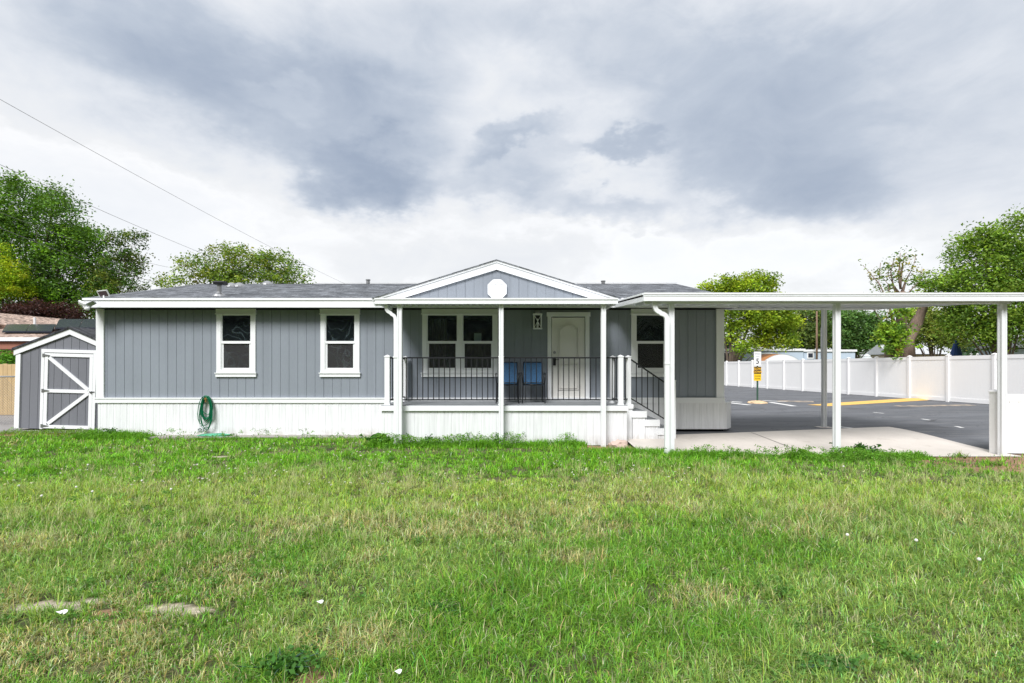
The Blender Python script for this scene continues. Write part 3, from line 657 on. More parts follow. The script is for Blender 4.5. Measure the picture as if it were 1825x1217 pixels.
def rpost(x, y, z0, z1, w_=.105):
    b = MB(); b.box(x-w_/2, x+w_/2, y-w_/2, y+w_/2, z0, z1-.03); h = w_/2+.008
    b.box(x-h, x+h, y-h, y+h, z1-.03, z1-.012); n = len(b.v); b.v += [(x-h, y-h, z1-.012), (x+h, y-h, z1-.012), (x+h, y+h, z1-.012), (x-h, y+h, z1-.012), (x, y, z1+.02)]
    b.f += [(n, n+1, n+4), (n+1, n+2, n+4), (n+2, n+3, n+4), (n+3, n, n+4)]
    b.box(x-h-.006, x+h+.006, y-h-.006, y+h+.006, z0, z0+.02); return part(b, 'railing_post', M['white'], D)
PZ = DZ+1.03
P = dict(FL=(-2.60, 10.70), BL=(-2.47, 11.86), FM=(-.225, 10.70), FR=(2.265, 10.70), BR=(2.215, 11.28), ST=(2.507, 11.06))
for q in P.values(): rpost(q[0], q[1], DZ-.06 if q is P['ST'] else DZ, PZ)
BALM = {}
def rail(a, b_, z0a, z1a, z0b=None, z1b=None, w_=.115, sp=.115, ends=True):
    z0b = z0a if z0b is None else z0b; z1b = z1a if z1b is None else z1b
    A_, B_ = Vector(a), Vector(b_); L = (B_-A_).length; t = (B_-A_)/L; A_ = A_+t*w_/2; B_ = B_-t*w_/2; L -= w_
    m = MB(); m.bar((A_.x, A_.y, z0a), (B_.x, B_.y, z0b), .03, .024); part(m, 'bottom_rail', M['black'], D)
    m = MB(); m.bar((A_.x, A_.y, z1a), (B_.x, B_.y, z1b), .035, .028); r_ = part(m, 'top_rail', M['black'], D); n = max(1, round(L/sp))
    for i in range(1, n):
        u = i/n; p = A_+(B_-A_)*u; za, zb = z0a+(z0b-z0a)*u, z1a+(z1b-z1a)*u; key = round(zb-za, 2)
        m = MB(); m.box(-.0085, .0085, -.0085, .0085, 0, zb-za)
        if key in BALM:
            o = bpy.data.objects.new('baluster', BALM[key]); COL.objects.link(o); o.parent = r_
        else:
            o = m.build('baluster', M['black'], r_); BALM[key] = o.data
        o.location = Vector((p.x, p.y, za))-D.location
RT, RB = DZ+.985, DZ+.105
rail(P['FL'], P['FM'], RB, RT); rail(P['FM'], P['FR'], RB, RT); rail(P['FL'], P['BL'], RB, RT); rail(P['FR'], P['BR'], RB, RT); rail(P['FR'], P['ST'], RB, RT)
# steps
SY0, SY1 = 10.98, 11.93
steps = [(2.44, 2.60, DZ-.002), (2.575, 2.875, .665), (2.855, 3.155, .48), (3.135, 3.44, .295)]
b = MB()
for i, (xa, xb, zt) in enumerate(steps[1:]):
    b.box(xa, xb, SY0+.012, SY1, zt-.02, zt)
part(b, 'stair_tread', M['deck'], D)
b = MB()
for i, (xa, xb, zt) in enumerate(steps[1:]):
    b.box(xa-.01, xb+.012, SY0-.022, SY0+.011, zt-.135, zt+.004); b.box(xb-.0, xb+.014, SY0+.012, SY1, zt-.19, zt-.021)
b.box(2.41, 2.60, SY0-.022, SY1, DZ-.10, DZ-.003)
part(b, 'stair_trim', M['white'], D)
b = MB()
for (xa, xb, zt) in steps: 
    bb = zt-.025; x1_ = min(xb, 3.42)
    skirt(b, [(xa if xa > 2.5 else 2.39, SY0+.004), (x1_-.015, SY0+.004)], .04, bb-.0)
part(b, 'stair_skirt', M['skirt'], D)
q = (3.47, 11.06); rpost(q[0], q[1], .05, 1.335)
rail(P['ST'], q, .935, 1.775, .42, 1.20, sp=.118)

# ------------------------------------------------------------------ porch awning
AY = 10.43
T = thing('porch_awning', 'flat white aluminium awning over the porch on three slim posts', 'awning', (-.3, AY, 0))
b = MB(); xa, xb = -2.76, 2.13
b.prism([(10.36, 2.955), (10.36, 2.985), (11.62, 3.06), (11.62, 3.03)], xb-xa, 'x', xa)
for i in range(33): xx = xa+.02+i*.15; b.prism([(10.37, 2.925), (10.37, 2.955), (11.6, 3.03), (11.6, 3.0)], .03, 'x', xx)
part(b, 'awning_roof', M['white_alu'], T)
b = MB(); b.box(xa-.0, xb+.0, 10.30, 10.355, 2.885, 2.995); b.box(xa-.006, xb+.006, 10.285, 10.30, 2.968, 3.0); b.box(xa-.003, xb+.003, 10.29, 10.30, 2.88, 2.905)
b.box(xa, xa+.05, 10.356, 11.6, 2.9, 3.01); b.box(xb-.05, xb, 10.356, 11.6, 2.9, 3.01); part(b, 'gutter', M['white_alu'], T)
def alupost(x, y, z0, z1, w_, root):
    b = MB(); h = w_/2; g = w_*.13
    # ribbed square tube: recessed centre on each face
    pr = []
    for (sx_, sy_, ax) in ((-1, -1, 0), (1, -1, 1), (1, 1, 2), (-1, 1, 3)): pass
    pl = [(-h, -h), (-g*1.4, -h), (-g, -h+.012), (g, -h+.012), (g*1.4, -h), (h, -h), (h, -g*1.4), (h-.012, -g), (h-.012, g), (h, g*1.4), (h, h), (-h, h), (-h, g*1.4), (-h+.012, g), (-h+.012, -g), (-h, -g*1.4)]
    b.prism([(x+p[0], y+p[1]) for p in pl], z1-z0, 'z', z0); b.box(x-h-.02, x+h+.02, y-h-.02, y+h+.02, z0, z0+.012)
    return part(b, 'post', M['white_alu'], root)
for xx in (-2.285, -.22, 1.86): alupost(xx, AY, -.03, 2.89, .094, T)
def spout(pts, w_, root, name='downspout'):
    b = MB()
    # square-section pipe swept through points
    P_ = [Vector(p) for p in pts]; n0 = len(b.v)
    for i, p in enumerate(P_):
        t = (P_[min(i+1, len(P_)-1)]-P_[max(i-1, 0)]).normalized(); u = Vector((0, 1, 0)); r_ = t.cross(u).normalized()
        for (i_, j_) in ((-1, -1), (1, -1), (1, 1), (-1, 1)): b.v.append(tuple(p+r_*i_*w_/2+u*j_*w_*.42))
    for i in range(len(P_)-1):
        for j_ in range(4): q = (j_+1) % 4; b.f.append((n0+i*4+j_, n0+i*4+q, n0+i*4+4+q, n0+i*4+4+j_))
    b.f.append((n0, n0+1, n0+2, n0+3)); return b
def bend(p0, p1, p2, n=5):
    return [tuple(Vector(p0)*(1-u)**2+Vector(p1)*2*u*(1-u)+Vector(p2)*u*u) for u in [i/n for i in range(n+1)]]
sy = 10.42; xA, xB = X(688.5, sy), X(705, sy)
pts = [(xA, sy, 2.88)]+bend((xA, sy, 2.84), (xA, sy, 2.745), (xA+.08, sy, 2.72))+bend((xB-.07, sy, 2.68), (xB, sy, 2.655), (xB, sy, 2.57))+[(xB, sy, .02)]
b = spout(pts, .066, T); b.box(xB-.045, xB+.045, sy-.04, sy+.035, 1.8, 1.83); part(b, 'downspout', M['white_alu'], T)

# ------------------------------------------------------------------ carport
CFY = 9.10; CX0, CX1 = 2.335, 9.08; CS = .073
T = thing('carport', 'long flat white aluminium carport roof on slim posts beside the house', 'carport', (5.7, 10.5, 0))
def ct(y): return 2.895+(y-CFY)*CS
b = MB()
b.prism([(CFY+.02, ct(CFY)-.03), (CFY+.02, ct(CFY)), (11.60, ct(11.6)), (11.60, ct(11.6)-.03)], 5.15-CX0, 'x', CX0)
b.prism([(CFY+.02, ct(CFY)-.03), (CFY+.02, ct(CFY)), (12.8, ct(12.8)), (12.8, ct(12.8)-.03)], CX1-5.151, 'x', 5.151)
xx = CX0+.15
while xx < CX1-.05:
    ye = 11.6 if xx < 5.12 else 12.78
    b.prism([(CFY+.06, ct(CFY)-.085), (CFY+.06, ct(CFY)-.028), (ye, ct(ye)-.028), (ye, ct(ye)-.085)], .045, 'x', xx); xx += .305
part(b, 'roof_panel', M['white_alu'], T)
b = MB(); z0, z1 = 2.782, 2.925
b.box(CX0-.0, CX1, CFY-.03, CFY+.015, z0, z1)
for (a_, b_, pr) in ((z1-.03, z1+.003, .012), (z1-.062, z1-.05, .006), (z0-.003, z0+.02, .010)): b.box(CX0-.004, CX1+.004, CFY-.03-pr, CFY-.03, a_, b_)
for xx, ye in ((CX0, 11.58), (CX1-.05, 12.8)):
    b.prism([(CFY+.016, ct(CFY)-.115), (CFY+.016, ct(CFY)+.03), (ye, ct(ye)+.03), (ye, ct(ye)-.115)], .05, 'x', xx)
    b.prism([(CFY+.016, ct(CFY)-.0), (CFY+.016, ct(CFY)+.034), (ye, ct(ye)+.034), (ye, ct(ye)-.0)], .012, 'x', xx-.012 if xx < 3 else xx+.05)
b.box(5.16, CX1-.051, 12.74, 12.80, ct(12.8)-.12, ct(12.8)+.03)
part(b, 'gutter', M['white_alu'], T)
b = MB(); b.box(5.3, CX1-.06, 12.50, 12.60, ct(12.5)-.125, ct(12.5)-.087); part(b, 'beam', M['white_alu'], T)
b = MB(); b.box(CX0+.06, CX1-.06, 9.25, 9.33, ct(9.25)-.15, ct(9.25)-.087); part(b, 'beam', M['white_alu'], T)
for px in (1197, 1492, 1787): alupost(X(px-1, 9.29), 9.29, -.04, ct(9.25)-.15, .094, T)
alupost(7.65, 12.55, .1, ct(12.5)-.125, .09, T)
b = MB(); b.box(7.5, 7.8, 12.4, 12.7, .12, .145); part(b, 'post_base', M['concrete'], T)
sy = 9.18; xA, xB = X(1166, sy), X(1188.5, sy)
pts = [(xA, sy, 2.79)]+bend((xA, sy, 2.76), (xA, sy, 2.62), (xA+.10, sy, 2.59))+bend((xB-.11, sy, 2.57), (xB, sy, 2.555), (xB, sy, 2.44))+[(xB, sy, .20)]+bend((xB, sy, .14), (xB, sy, .03), (xB-.07, sy, .0))+[(xB-.13, sy, -.015)]
b = spout(pts, .078, T); b.box(xB-.045, xB+.045, sy-.04, sy+.04, 1.66, 1.69); part(b, 'downspout', M['white_alu'], T)

# ------------------------------------------------------------------ chairs
def make_chair(label, loc):
    t = thing('patio_chair', label, 'chair', loc, (0, 0, 0), 'blue sling chairs on the porch')
    b = MB()
    for i in range(6):
        u0, u1 = i/6, (i+1)/6
        def sp(u): return (-.22+.42*u, .43-.035*math.sin(math.pi*u))
        (ya, za), (yb, zb) = sp(u0), sp(u1); b.quad((-.215, ya, za), (.215, ya, za), (.215, yb, zb), (-.215, yb, zb)); b.quad((-.215, yb, zb-.008), (.215, yb, zb-.008), (.215, ya, za-.008), (-.215, ya, za-.008))
    b.build('seat', M['sling'], t, smooth=True)
    b = MB()
    for i in range(6):
        def bp(u): return (.19+.13*u, .45+.44*u)
        (ya, za), (yb, zb) = bp(i/6), bp((i+1)/6); b.quad((-.205, ya, za), (.205, ya, za), (.205, yb, zb), (-.205, yb, zb)); b.quad((-.205, yb+.008, zb), (.205, yb+.008, zb), (.205, ya+.008, za), (-.205, ya+.008, za))
    b.build('backrest', M['sling'], t, smooth=True)
    b = MB()
    for s_ in (-1, 1):
        b.tube([(s_*.215, -.22, .425), (s_*.215, .19, .42), (s_*.215, .25, .60), (s_*.21, .33, .90)], .013, 8)
        b.tube([(s_*.235, -.20, .43), (s_*.255, -.20, .62), (s_*.255, -.05, .655), (s_*.25, .28, .63)], .012, 8)
    b.tube([(-.21, .33, .90), (.21, .33, .90)], .013, 8); b.tube([(-.22, -.22, .425), (0, -.24, .40), (.22, -.22, .425)], .013, 8)
    b.build('frame', M['black'], t, smooth=True)
    for s_ in (-1, 1):
        MB().tube([(s_*.235, -.20, .43), (s_*.245, -.24, 0)], .012, 8).build('leg', M['black'], t); MB().tube([(s_*.22, .19, .42), (s_*.235, .30, 0)], .012, 8).build('leg', M['black'], t)
    return t
make_chair('left blue sling chair with black metal frame half behind the porch post', (X(904.5, 11.35), 11.36, DZ))
make_chair('right blue sling chair with black metal frame beside the front door', (X(950.5, 11.35), 11.36, DZ))

# ------------------------------------------------------------------ hoses
def path_tube(name, label, cat, pts, r, m):
    c = pts[0]; b = MB().tube([(p[0]-c[0], p[1]-c[1], p[2]-c[2]) for p in pts], r, 6); o = b.build(name, m, smooth=True); o.location = c; return tag(o, label, cat)
rr = random.Random(3); pts = []
for L in range(13):
    w_ = rr.uniform(.085, .15); hh = rr.uniform(.42, .60) if L < 9 else rr.uniform(.68, .82); ox = rr.uniform(-.03, .03); oy = WY-.085-.006*L
    for i in range(18):
        a = math.pi/2+2*math.pi*i/18; c_, s_ = math.cos(a), math.sin(a)
        wfac = w_*(.85+.25*(1-s_)/2)
        pts.append((fx+ox+c_*wfac*1.05, oy+.01*math.sin(a*3), fz+.055-hh/2+s_*hh/2+.012*math.sin(3*a+L)))
path_tube('garden_hose', 'dark green garden hose hanging in long loops from the tap on the house', 'hose', pts, .0085, M['hose'])
pts = []
for L in range(6):
    cxh = X(384, 11.8)+rr.uniform(-.06, .06); rx = rr.uniform(.22, .38); ry = rr.uniform(.05, .10)
    for i in range(18):
        a = 2*math.pi*i/18; pts.append((cxh+rx*math.cos(a), 11.78+ry*math.sin(a)+.02*math.sin(2*a+L), .034+.006*L+.006*math.sin(a*2+L)))
path_tube('garden_hose', 'pale green garden hose lying in a flat coil against the white skirting', 'hose', pts, .0095, M['hose2'])
T = thing('hose_nozzle', 'grey round spray nozzle hanging at the bottom of the dark green hose', 'hose nozzle', (X(358, 11.83), 11.83, Z(766, 11.83)))
b = MB(); c_ = T.location; b.tube([(c_.x, 11.86, c_.z), (c_.x, 11.80, c_.z)], .068, 18); b.tube([(c_.x, 11.83, c_.z+.05), (c_.x+.0, 11.83, c_.z+.13)], .022, 8); part(b, 'nozzle_body', M['hose_tool'], T, bevel=.008)
b = MB()
for i in range(5): a = i*2*math.pi/5+.3; b.tube([(c_.x+.033*math.cos(a), 11.80, c_.z+.033*math.sin(a)), (c_.x+.033*math.cos(a), 11.794, c_.z+.033*math.sin(a))], .013, 8)
part(b, 'spray_dial', M['black'], T)

# ------------------------------------------------------------------ stone by the deck
bm = bmesh.new(); bmesh.ops.create_icosphere(bm, subdivisions=3, radius=1); rr = random.Random(5)
from mathutils import noise as mn
for v in bm.verts: f = 1+.35*mn.noise(v.co*1.6)+.15*mn.noise(v.co*4); v.co = Vector((v.co.x*.20*f, v.co.y*.14*f, v.co.z*.12*f))
me = bpy.data.meshes.new('rock'); bm.to_mesh(me); bm.free(); o = bpy.data.objects.new('rock', me); COL.objects.link(o); me.materials.append(M['stone']); o.location = (X(1104, 10.0), 10.0, .07); tag(o, 'rough pinkish rock lying on bare soil at the right corner of the deck', 'rock')

# ------------------------------------------------------------------ shed
SHY = 13.0; sc = F/SHY; SL, SR, SP = X(28, SHY), X(28, SHY)+2.68, X(28, SHY)+1.34
T = thing('garden_shed', 'small grey garden shed with white trim and a braced door left of the house', 'shed', (SP, SHY, .02), (0, R(1.5), 0))
ze, zp = Z(624, SHY), Z(586, SHY); sl_ = (zp-ze)/(SP-SL)
b = MB(); DSX0, DSX1 = X(74.5, SHY), X(168, SHY); dz1 = Z(626, SHY)
siding(b, SL, SR, .03, 3, SHY, [(DSX0, DSX1, .03, dz1)], sp=.205, phase=SL+.13, top=lambda x: zp-.03-sl_*abs(x-SP)); 
b.box(SL, SL+.03, SHY+.02, SHY+2.4, .03, ze-.03); b.box(SR-.03, SR, SHY+.02, SHY+2.4, .03, ze-.03); b.prism([(SL, .03), (SR, .03), (SR, ze-.03), (SP, zp-.03), (SL, ze-.03)], .03, 'y', SHY+2.4)
part(b, 'wall', M['shed_siding'], T)
b = MB()
for s_ in (-1, 1):
    xe = SP+s_*(SP-SL+.06); b.prism([(SP, zp-.14), (SP, zp-.0), (xe, zp-sl_*abs(xe-SP)), (xe, zp-.14-sl_*abs(xe-SP))], .03, 'y', SHY-.045)
b.box(SL-.02, SL+.10, SHY-.03, SHY-.002, .03, ze-.13); b.box(SR-.10, SR+.02, SHY-.03, SHY-.002, .03, ze-.13)
part(b, 'trim_board', M['white'], T)
b = MB()
for s_ in (-1, 1):
    xe = SP+s_*(SP-SL+.09); b.prism([(SP, zp+.002), (SP, zp+.055), (xe, zp+.055-sl_*abs(xe-SP)), (xe, zp+.002-sl_*abs(xe-SP))], 2.6, 'y', SHY-.07)
part(b, 'roof', M['shed_roof'], T)
b = MB(); c0, c1 = DSX0-.03, DSX1+.03; t_ = Z(623, SHY)
b.box(c0, c0+.075, SHY-.035, SHY+.02, .03, t_-.085); b.box(c1-.075, c1, SHY-.035, SHY+.02, .03, t_-.085); b.box(c0, c1, SHY-.038, SHY+.02, t_-.084, t_); part(b, 'door_casing', M['white'], T)
dx0, dx1 = c0+.083, c1-.083; za, zb = .05, t_-.10
b = MB(); siding(b, dx0+.01, dx1-.01, za, zb, SHY-.004, sp=.205, phase=dx0+.02); door = part(b, 'door', M['shed_siding'], T)
b = MB(); w_ = .085; yA, yB = SHY-.032, SHY-.006
b.box(dx0, dx0+w_, yA, yB, za, zb-w_); b.box(dx1-w_, dx1, yA, yB, za+w_, zb-w_); b.box(dx0, dx1, yA, yB, zb-w_+.001, zb); b.box(dx0+w_+.001, dx1, yA, yB, za, za+w_-.001)
zmid = Z(697, SHY); b.box(dx0+w_, dx1-w_, yA, yB, zmid-.042, zmid+.042)
for (p, q) in (((dx0+w_+.03, zb-w_-.03), (dx1-w_-.02, zmid+.04)), ((dx1-w_-.02, zmid-.04), (dx0+w_+.03, za+w_+.03))): b.bar((p[0], SHY-.021, p[1]), (q[0], SHY-.021, q[1]), .085, .030, up=(0, 1, 0))
part(b, 'brace', M['white'], T, door)
for zz in (zb-.06, zmid, za+.06):
    b = MB(); b.box(dx0-.05, dx0-.0, SHY-.046, SHY-.038, zz-.045, zz+.045); b.prism([(dx0, zz-.03), (dx0+.14, zz-.008), (dx0+.14, zz+.008), (dx0, zz+.03)], .008, 'y', SHY-.044); part(b, 'hinge', M['metal'], T, door)
b = MB(); b.box(dx1-.07, dx1+.06, SHY-.045, SHY-.036, zmid-.02, zmid+.012); b.tube([(dx1-.01, SHY-.05, zmid+.01), (dx1-.01, SHY-.075, zmid-.0), (dx1-.01, SHY-.05, zmid-.05)], .013, 6); part(b, 'latch', M['metal'], T, door)

# ------------------------------------------------------------------ left: chain-link, wooden fence, neighbour's house
T = thing('chain_link_fence', 'grey chain link fence in front of the wooden boards left of the shed', 'fence', (-14.9, 14.2, 0))
b = MB(); b.tube([(-20, 14.2, 1.35), (-12.75, 14.2, 1.35)], .021, 8)
for xx in (-19.5, -17.1, -12.8): b.tube([(xx, 14.2, 0), (xx, 14.2, 1.38)], .025, 8)
part(b, 'rail', M['metal'], T, smooth=True)
b = MB(); s_ = .075; xx = -18.2
while xx < -12.8:
    for dd in (-1, 1):
        x1_ = xx+dd*1.3
        xa_, za_, xb_, zb_ = xx, .03, x1_, 1.33
        if xb_ < -18.2: zb_ = .03+(xa_+18.2); xb_ = -18.2
        if xb_ > -12.8: zb_ = .03+(-12.8-xa_); xb_ = -12.8
        if zb_-za_ > .03: b.bar((xa_, 14.2+dd*.002, za_), (xb_, 14.2+dd*.002, zb_), .004)
    xx += s_
part(b, 'mesh', M['metal'], T)
T = thing('wooden_fence', 'pale weathered vertical board fence behind the chain link at far left', 'fence', (-17.5, 17, 0)); xx = -24
while xx < -12.2:
    b = MB(); hz = 1.72+random.uniform(-.012, .012); b.box(xx, xx+.135, 17, 17.02, .03, hz); part(b, 'board', M['wood'], T); xx += .142
b = MB(); b.box(-24, -12.2, 17.025, 17.07, .35, .44); b.box(-24, -12.2, 17.025, 17.07, 1.4, 1.49); part(b, 'rail', M['wood'], T)

NYE, NYR = 22.0, 25.5; zE, zR = Z(601, NYE), Z(566.5, NYR); NX0, NX1 = -36, -12.5
T = thing('neighbour_house', 'low neighbouring house with brown shingle roof and dark solar panels at far left', 'house', (-20, 24, 0))
b = MB(); b.quad((NX0, NYE, zE), (NX1, NYE, zE), (NX1-2, NYR, zR-.25), (NX0, NYR, zR)); b.quad((NX0, NYR, zR), (NX1-2, NYR, zR-.25), (NX1, 29, zE), (NX0, 29, zE)); b.poly([(NX1, NYE, zE), (NX1, 29, zE), (NX1-2, NYR, zR-.25)])
# cross gable at the left that rises above the main slope
b.quad((-29.5, NYE-.02, zE+1.75), (-29.5, 28.5, zE+1.75), (-22.6, 26, zE+1.15), (-22.6, NYE+2.2, zE+.5)); b.quad((-29.5, 28.5, zE+1.75), (-29.5, NYE-.02, zE+1.75), (-36, NYE-.02, zE+.2), (-36, 28.5, zE+.2)); b.poly([(-29.5, NYE-.02, zE+1.75), (-22.6, NYE+2.2, zE+.5), (-23, NYE, zE+.02), (-36, NYE-.02, zE+.02), (-36, NYE-.02, zE+.2)])
part(b, 'roof', M['brown_roof'], T)
b = MB(); b.box(NX0, NX1, NYE-.04, NYE, zE-.16, zE-.002); part(b, 'gutter', M['white'], T)
b = MB(); b.box(NX0, NX1, NYE+.1, NYE+.2, zE-.50, zE-.17); part(b, 'frieze_board', M['brick'], T)
b = MB(); b.box(NX0+.4, NX1-.4, NYE+.3, 28.7, 0, zE-.3); part(b, 'wall', M['cream'], T)
b = MB(); b.box(-23.2, -20.3, NYE+.24, NYE+.3, 1.0, zE-.62); win = part(b, 'window', M['brick'], T)
b = MB(); b.box(-23.05, -20.45, NYE+.22, NYE+.24, 1.1, zE-.75); part(b, 'pane', M['dark'], T, win)
def solarp(px0, px1, ya, yb, lift):
    nn = 5
    def rp(px, Y): s2 = (zR-zE)/(NYR-NYE); return (X(px, Y), Y, zE+(Y-NYE)*s2+lift)
    b = MB(); a_, b_, c_, d_ = rp(px0, ya), rp(px1, ya), rp(px1+8, yb), rp(px0+8, yb)
    b.quad(a_, b_, c_, d_); dn = lambda p: (p[0], p[1], p[2]-.07)
    b.quad(dn(a_), dn(b_), b_, a_); b.quad(dn(b_), dn(c_), c_, b_); b.quad(dn(a_), a_, d_, dn(d_)); part(b, 'solar_panel', M['solar'], T)
solarp(4, 46, 22.7, 23.9, .09); solarp(47, 92, 22.7, 23.9, .09); solarp(98, 140, 23.3, 24.9, .09); solarp(141, 178, 23.3, 24.9, .09); solarp(179, 230, 23.3, 24.9, .09)
b = MB(); xq, yq = X(62, 24.5), 24.5; b.tube([(xq, yq, 3.5), (xq, yq, 4.0)], .05, 8); part(b, 'vent_pipe', M['white'], T)

# ------------------------------------------------------------------ vinyl fences
def vpost(mb, x, y, z0, h, w_=.127):
    mb.box(x-w_/2, x+w_/2, y-w_/2, y+w_/2, z0, z0+h); q = w_/2+.012; mb.box(x-q, x+q, y-q, y+q, z0+h, z0+h+.02); n = len(mb.v)
    mb.v += [(x-q, y-q, z0+h+.02), (x+q, y-q, z0+h+.02), (x+q, y+q, z0+h+.02), (x-q, y+q, z0+h+.02), (x, y, z0+h+.06)]; mb.f += [(n, n+1, n+4), (n+1, n+2, n+4), (n+2, n+3, n+4), (n+3, n, n+4)]
def vpanel(a, b_, z0, h, root, gp=.002, dp=.0085):
    A_, B_ = Vector(a), Vector(b_); L = (B_-A_).length; t = (B_-A_)/L; nn = Vector((-t.y, t.x)); A2 = A_+t*.066; L2 = L-.132
    m = MB(); c = A_+(B_-A_)/2
    def bx(s0, s1, d0, zz0, zz1):
        P_ = []
        for zz in (zz0, zz1):
            for (s3, dd) in ((s0, -d0), (s1, -d0), (s1, d0), (s0, d0)): p = A2+t*s3+nn*dd; P_.append((p.x, p.y, zz))
        n = len(m.v); m.v.extend(P_); m.f.extend([tuple(n+i for i in q) for q in ((0,3,2,1),(4,5,6,7),(0,1,5,4),(1,2,6,5),(2,3,7,6),(3,0,4,7))])
    bx(0, L2, .022, z0+h-.14, z0+h-.0); bx(0, L2, .022, z0+.02, z0+.17)
    npk = max(2, round(L2/.152)); pw = L2/npk
    for i in range(npk): bx(i*pw+gp, (i+1)*pw-gp, dp, z0+.17, z0+h-.14)
    bx(0, L2, .006, z0+.17, z0+h-.14)
    return part(m, 'panel', M['vinyl'], root)
def fpt(i): y = 18.35+1.83*i; return (17.3-(y-18.4)*.058, y)
T = thing('privacy_fence', 'tall white vinyl privacy fence running back along the far side of the road', 'fence', (16.8, 25, .2))
for i in range(-5, 17):
    p, q = fpt(i), fpt(i+1); zz = float(road_h(p[0], p[1]))-.0
    vpanel(p, q, zz, 1.80, T)
    m = MB(); vpost(m, p[0], p[1], zz, 1.815, .115); part(m, 'post', M['vinyl'], T)
T = thing('low_vinyl_fence', 'low white vinyl fence starting behind the rightmost carport post', 'fence', (10, 9.3, 0))
pp = [(8.97, 9.50), (10.8, 9.28), (12.6, 9.06), (14.4, 8.84)]
for i, p in enumerate(pp): m = MB(); vpost(m, p[0], p[1], .0, 1.14, .12); part(m, 'post', M['vinyl'], T)
for p, q in zip(pp[:-1], pp[1:]): vpanel(p, q, .0, 1.11, T, .006, .016)

# ------------------------------------------------------------------ sign
SX, SYY = 9.92, 20.7; SZ = float(road_h(SX, SYY))
T = thing('speed_limit_sign', 'speed limit 5 sign over a black and yellow slow down sign on green post', 'road sign', (SX, SYY, SZ))
b = MB(); b.box(SX-.03, SX+.03, SYY, SYY+.012, SZ, Z(629, SYY)); b.box(SX-.03, SX-.018, SYY-.02, SYY, SZ, Z(629, SYY)); b.box(SX+.018, SX+.03, SYY-.02, SYY, SZ, Z(629, SYY)); part(b, 'post', M['greenpost'], T)
sgx = X(1349.5, SYY); hw = .148
def plate(z0, z1, m, name, y=SYY-.03, inset=0): b = MB(); b.box(sgx-hw+inset, sgx+hw-inset, y, y+.004, z0+inset, z1-inset); return part(b, name, m, T, bevel=0)
def text(body, cx_, cz, size, m, parent, y, sx_=1.0, bold=0):
    cu = bpy.data.curves.new('lettering', 'FONT'); cu.body = body; cu.size = size; cu.align_x = 'CENTER'; cu.align_y = 'CENTER'; cu.extrude = .001; cu.offset = bold
    o = bpy.data.objects.new('tmp', cu); COL.objects.link(o); bpy.context.view_layer.update()
    me = bpy.data.meshes.new_from_object(o.evaluated_get(bpy.context.evaluated_depsgraph_get())); bpy.data.objects.remove(o); me.materials.clear(); me.materials.append(m)
    q = bpy.data.objects.new('lettering', me); COL.objects.link(q); q.parent = parent; q.rotation_euler = (R(90), 0, 0); q.scale = (sx_, 1, 1); q.location = Vector((cx_, y, cz))-T.location; return q
z0, z1 = Z(652, SYY), Z(626.5, SYY)
s1 = plate(z0, z1, M['sign_white'], 'speed_sign'); hgt = z1-z0
text('SPEED', sgx, z0+.84*hgt, .088, M['sign_grey'], s1, SYY-.0335, .9); text('LIMIT', sgx, z0+.65*hgt, .088, M['sign_grey'], s1, SYY-.0335, .9); text('5', sgx, z0+.31*hgt, .30, M['sign_black'], s1, SYY-.0335, .9, .004)
b = MB()
for (xa_, xb_, za_, zb_) in ((-hw+.008, hw-.008, z1-.014, z1-.008), (-hw+.008, hw-.008, z0+.008, z0+.014), (-hw+.008, -hw+.014, z0+.014, z1-.014), (hw-.014, hw-.008, z0+.014, z1-.014)): b.box(sgx+xa_, sgx+xb_, SYY-.0325, SYY-.0305, za_, zb_)
part(b, 'border', M['sign_grey'], T, s1)
z0, zm_, z1 = Z(678.5, SYY), Z(666, SYY), Z(653.5, SYY)
s2 = plate(z0, z1, M['sign_yellow'], 'slow_down_sign')
b = MB(); b.box(sgx-hw+.004, sgx+hw-.004, SYY-.033, SYY-.0305, zm_, z1-.004); part(b, 'black_band', M['sign_black'], T, s2)
text('SLOW', sgx, zm_+.195, .125, M['sign_amber'], s2, SYY-.0365, .88, .003); text('DOWN', sgx, zm_+.075, .125, M['sign_amber'], s2, SYY-.0365, .82, .003)
text('CHILDREN', sgx, z0+.19, .062, M['sign_black'], s2, SYY-.0335, .85); text('PLAYING', sgx, z0+.08, .062, M['sign_black'], s2, SYY-.0335, .85)
bm = bmesh.new(); bmesh.ops.create_icosphere(bm, subdivisions=4, radius=1)
for v in bm.verts: f = 1+.12*mn.noise(v.co*3); v.co = Vector((v.co.x*.36*f, v.co.y*.45*f, max(v.co.z, -.1)*.11*f))
me = bpy.data.meshes.new('sand_mound'); bm.to_mesh(me); bm.free(); o = bpy.data.objects.new('sand_mound', me); COL.objects.link(o); me.materials.append(M['sand']); o.location = (SX, SYY, SZ); tag(o, 'small sandy concrete mound round the foot of the speed limit sign', 'mound')

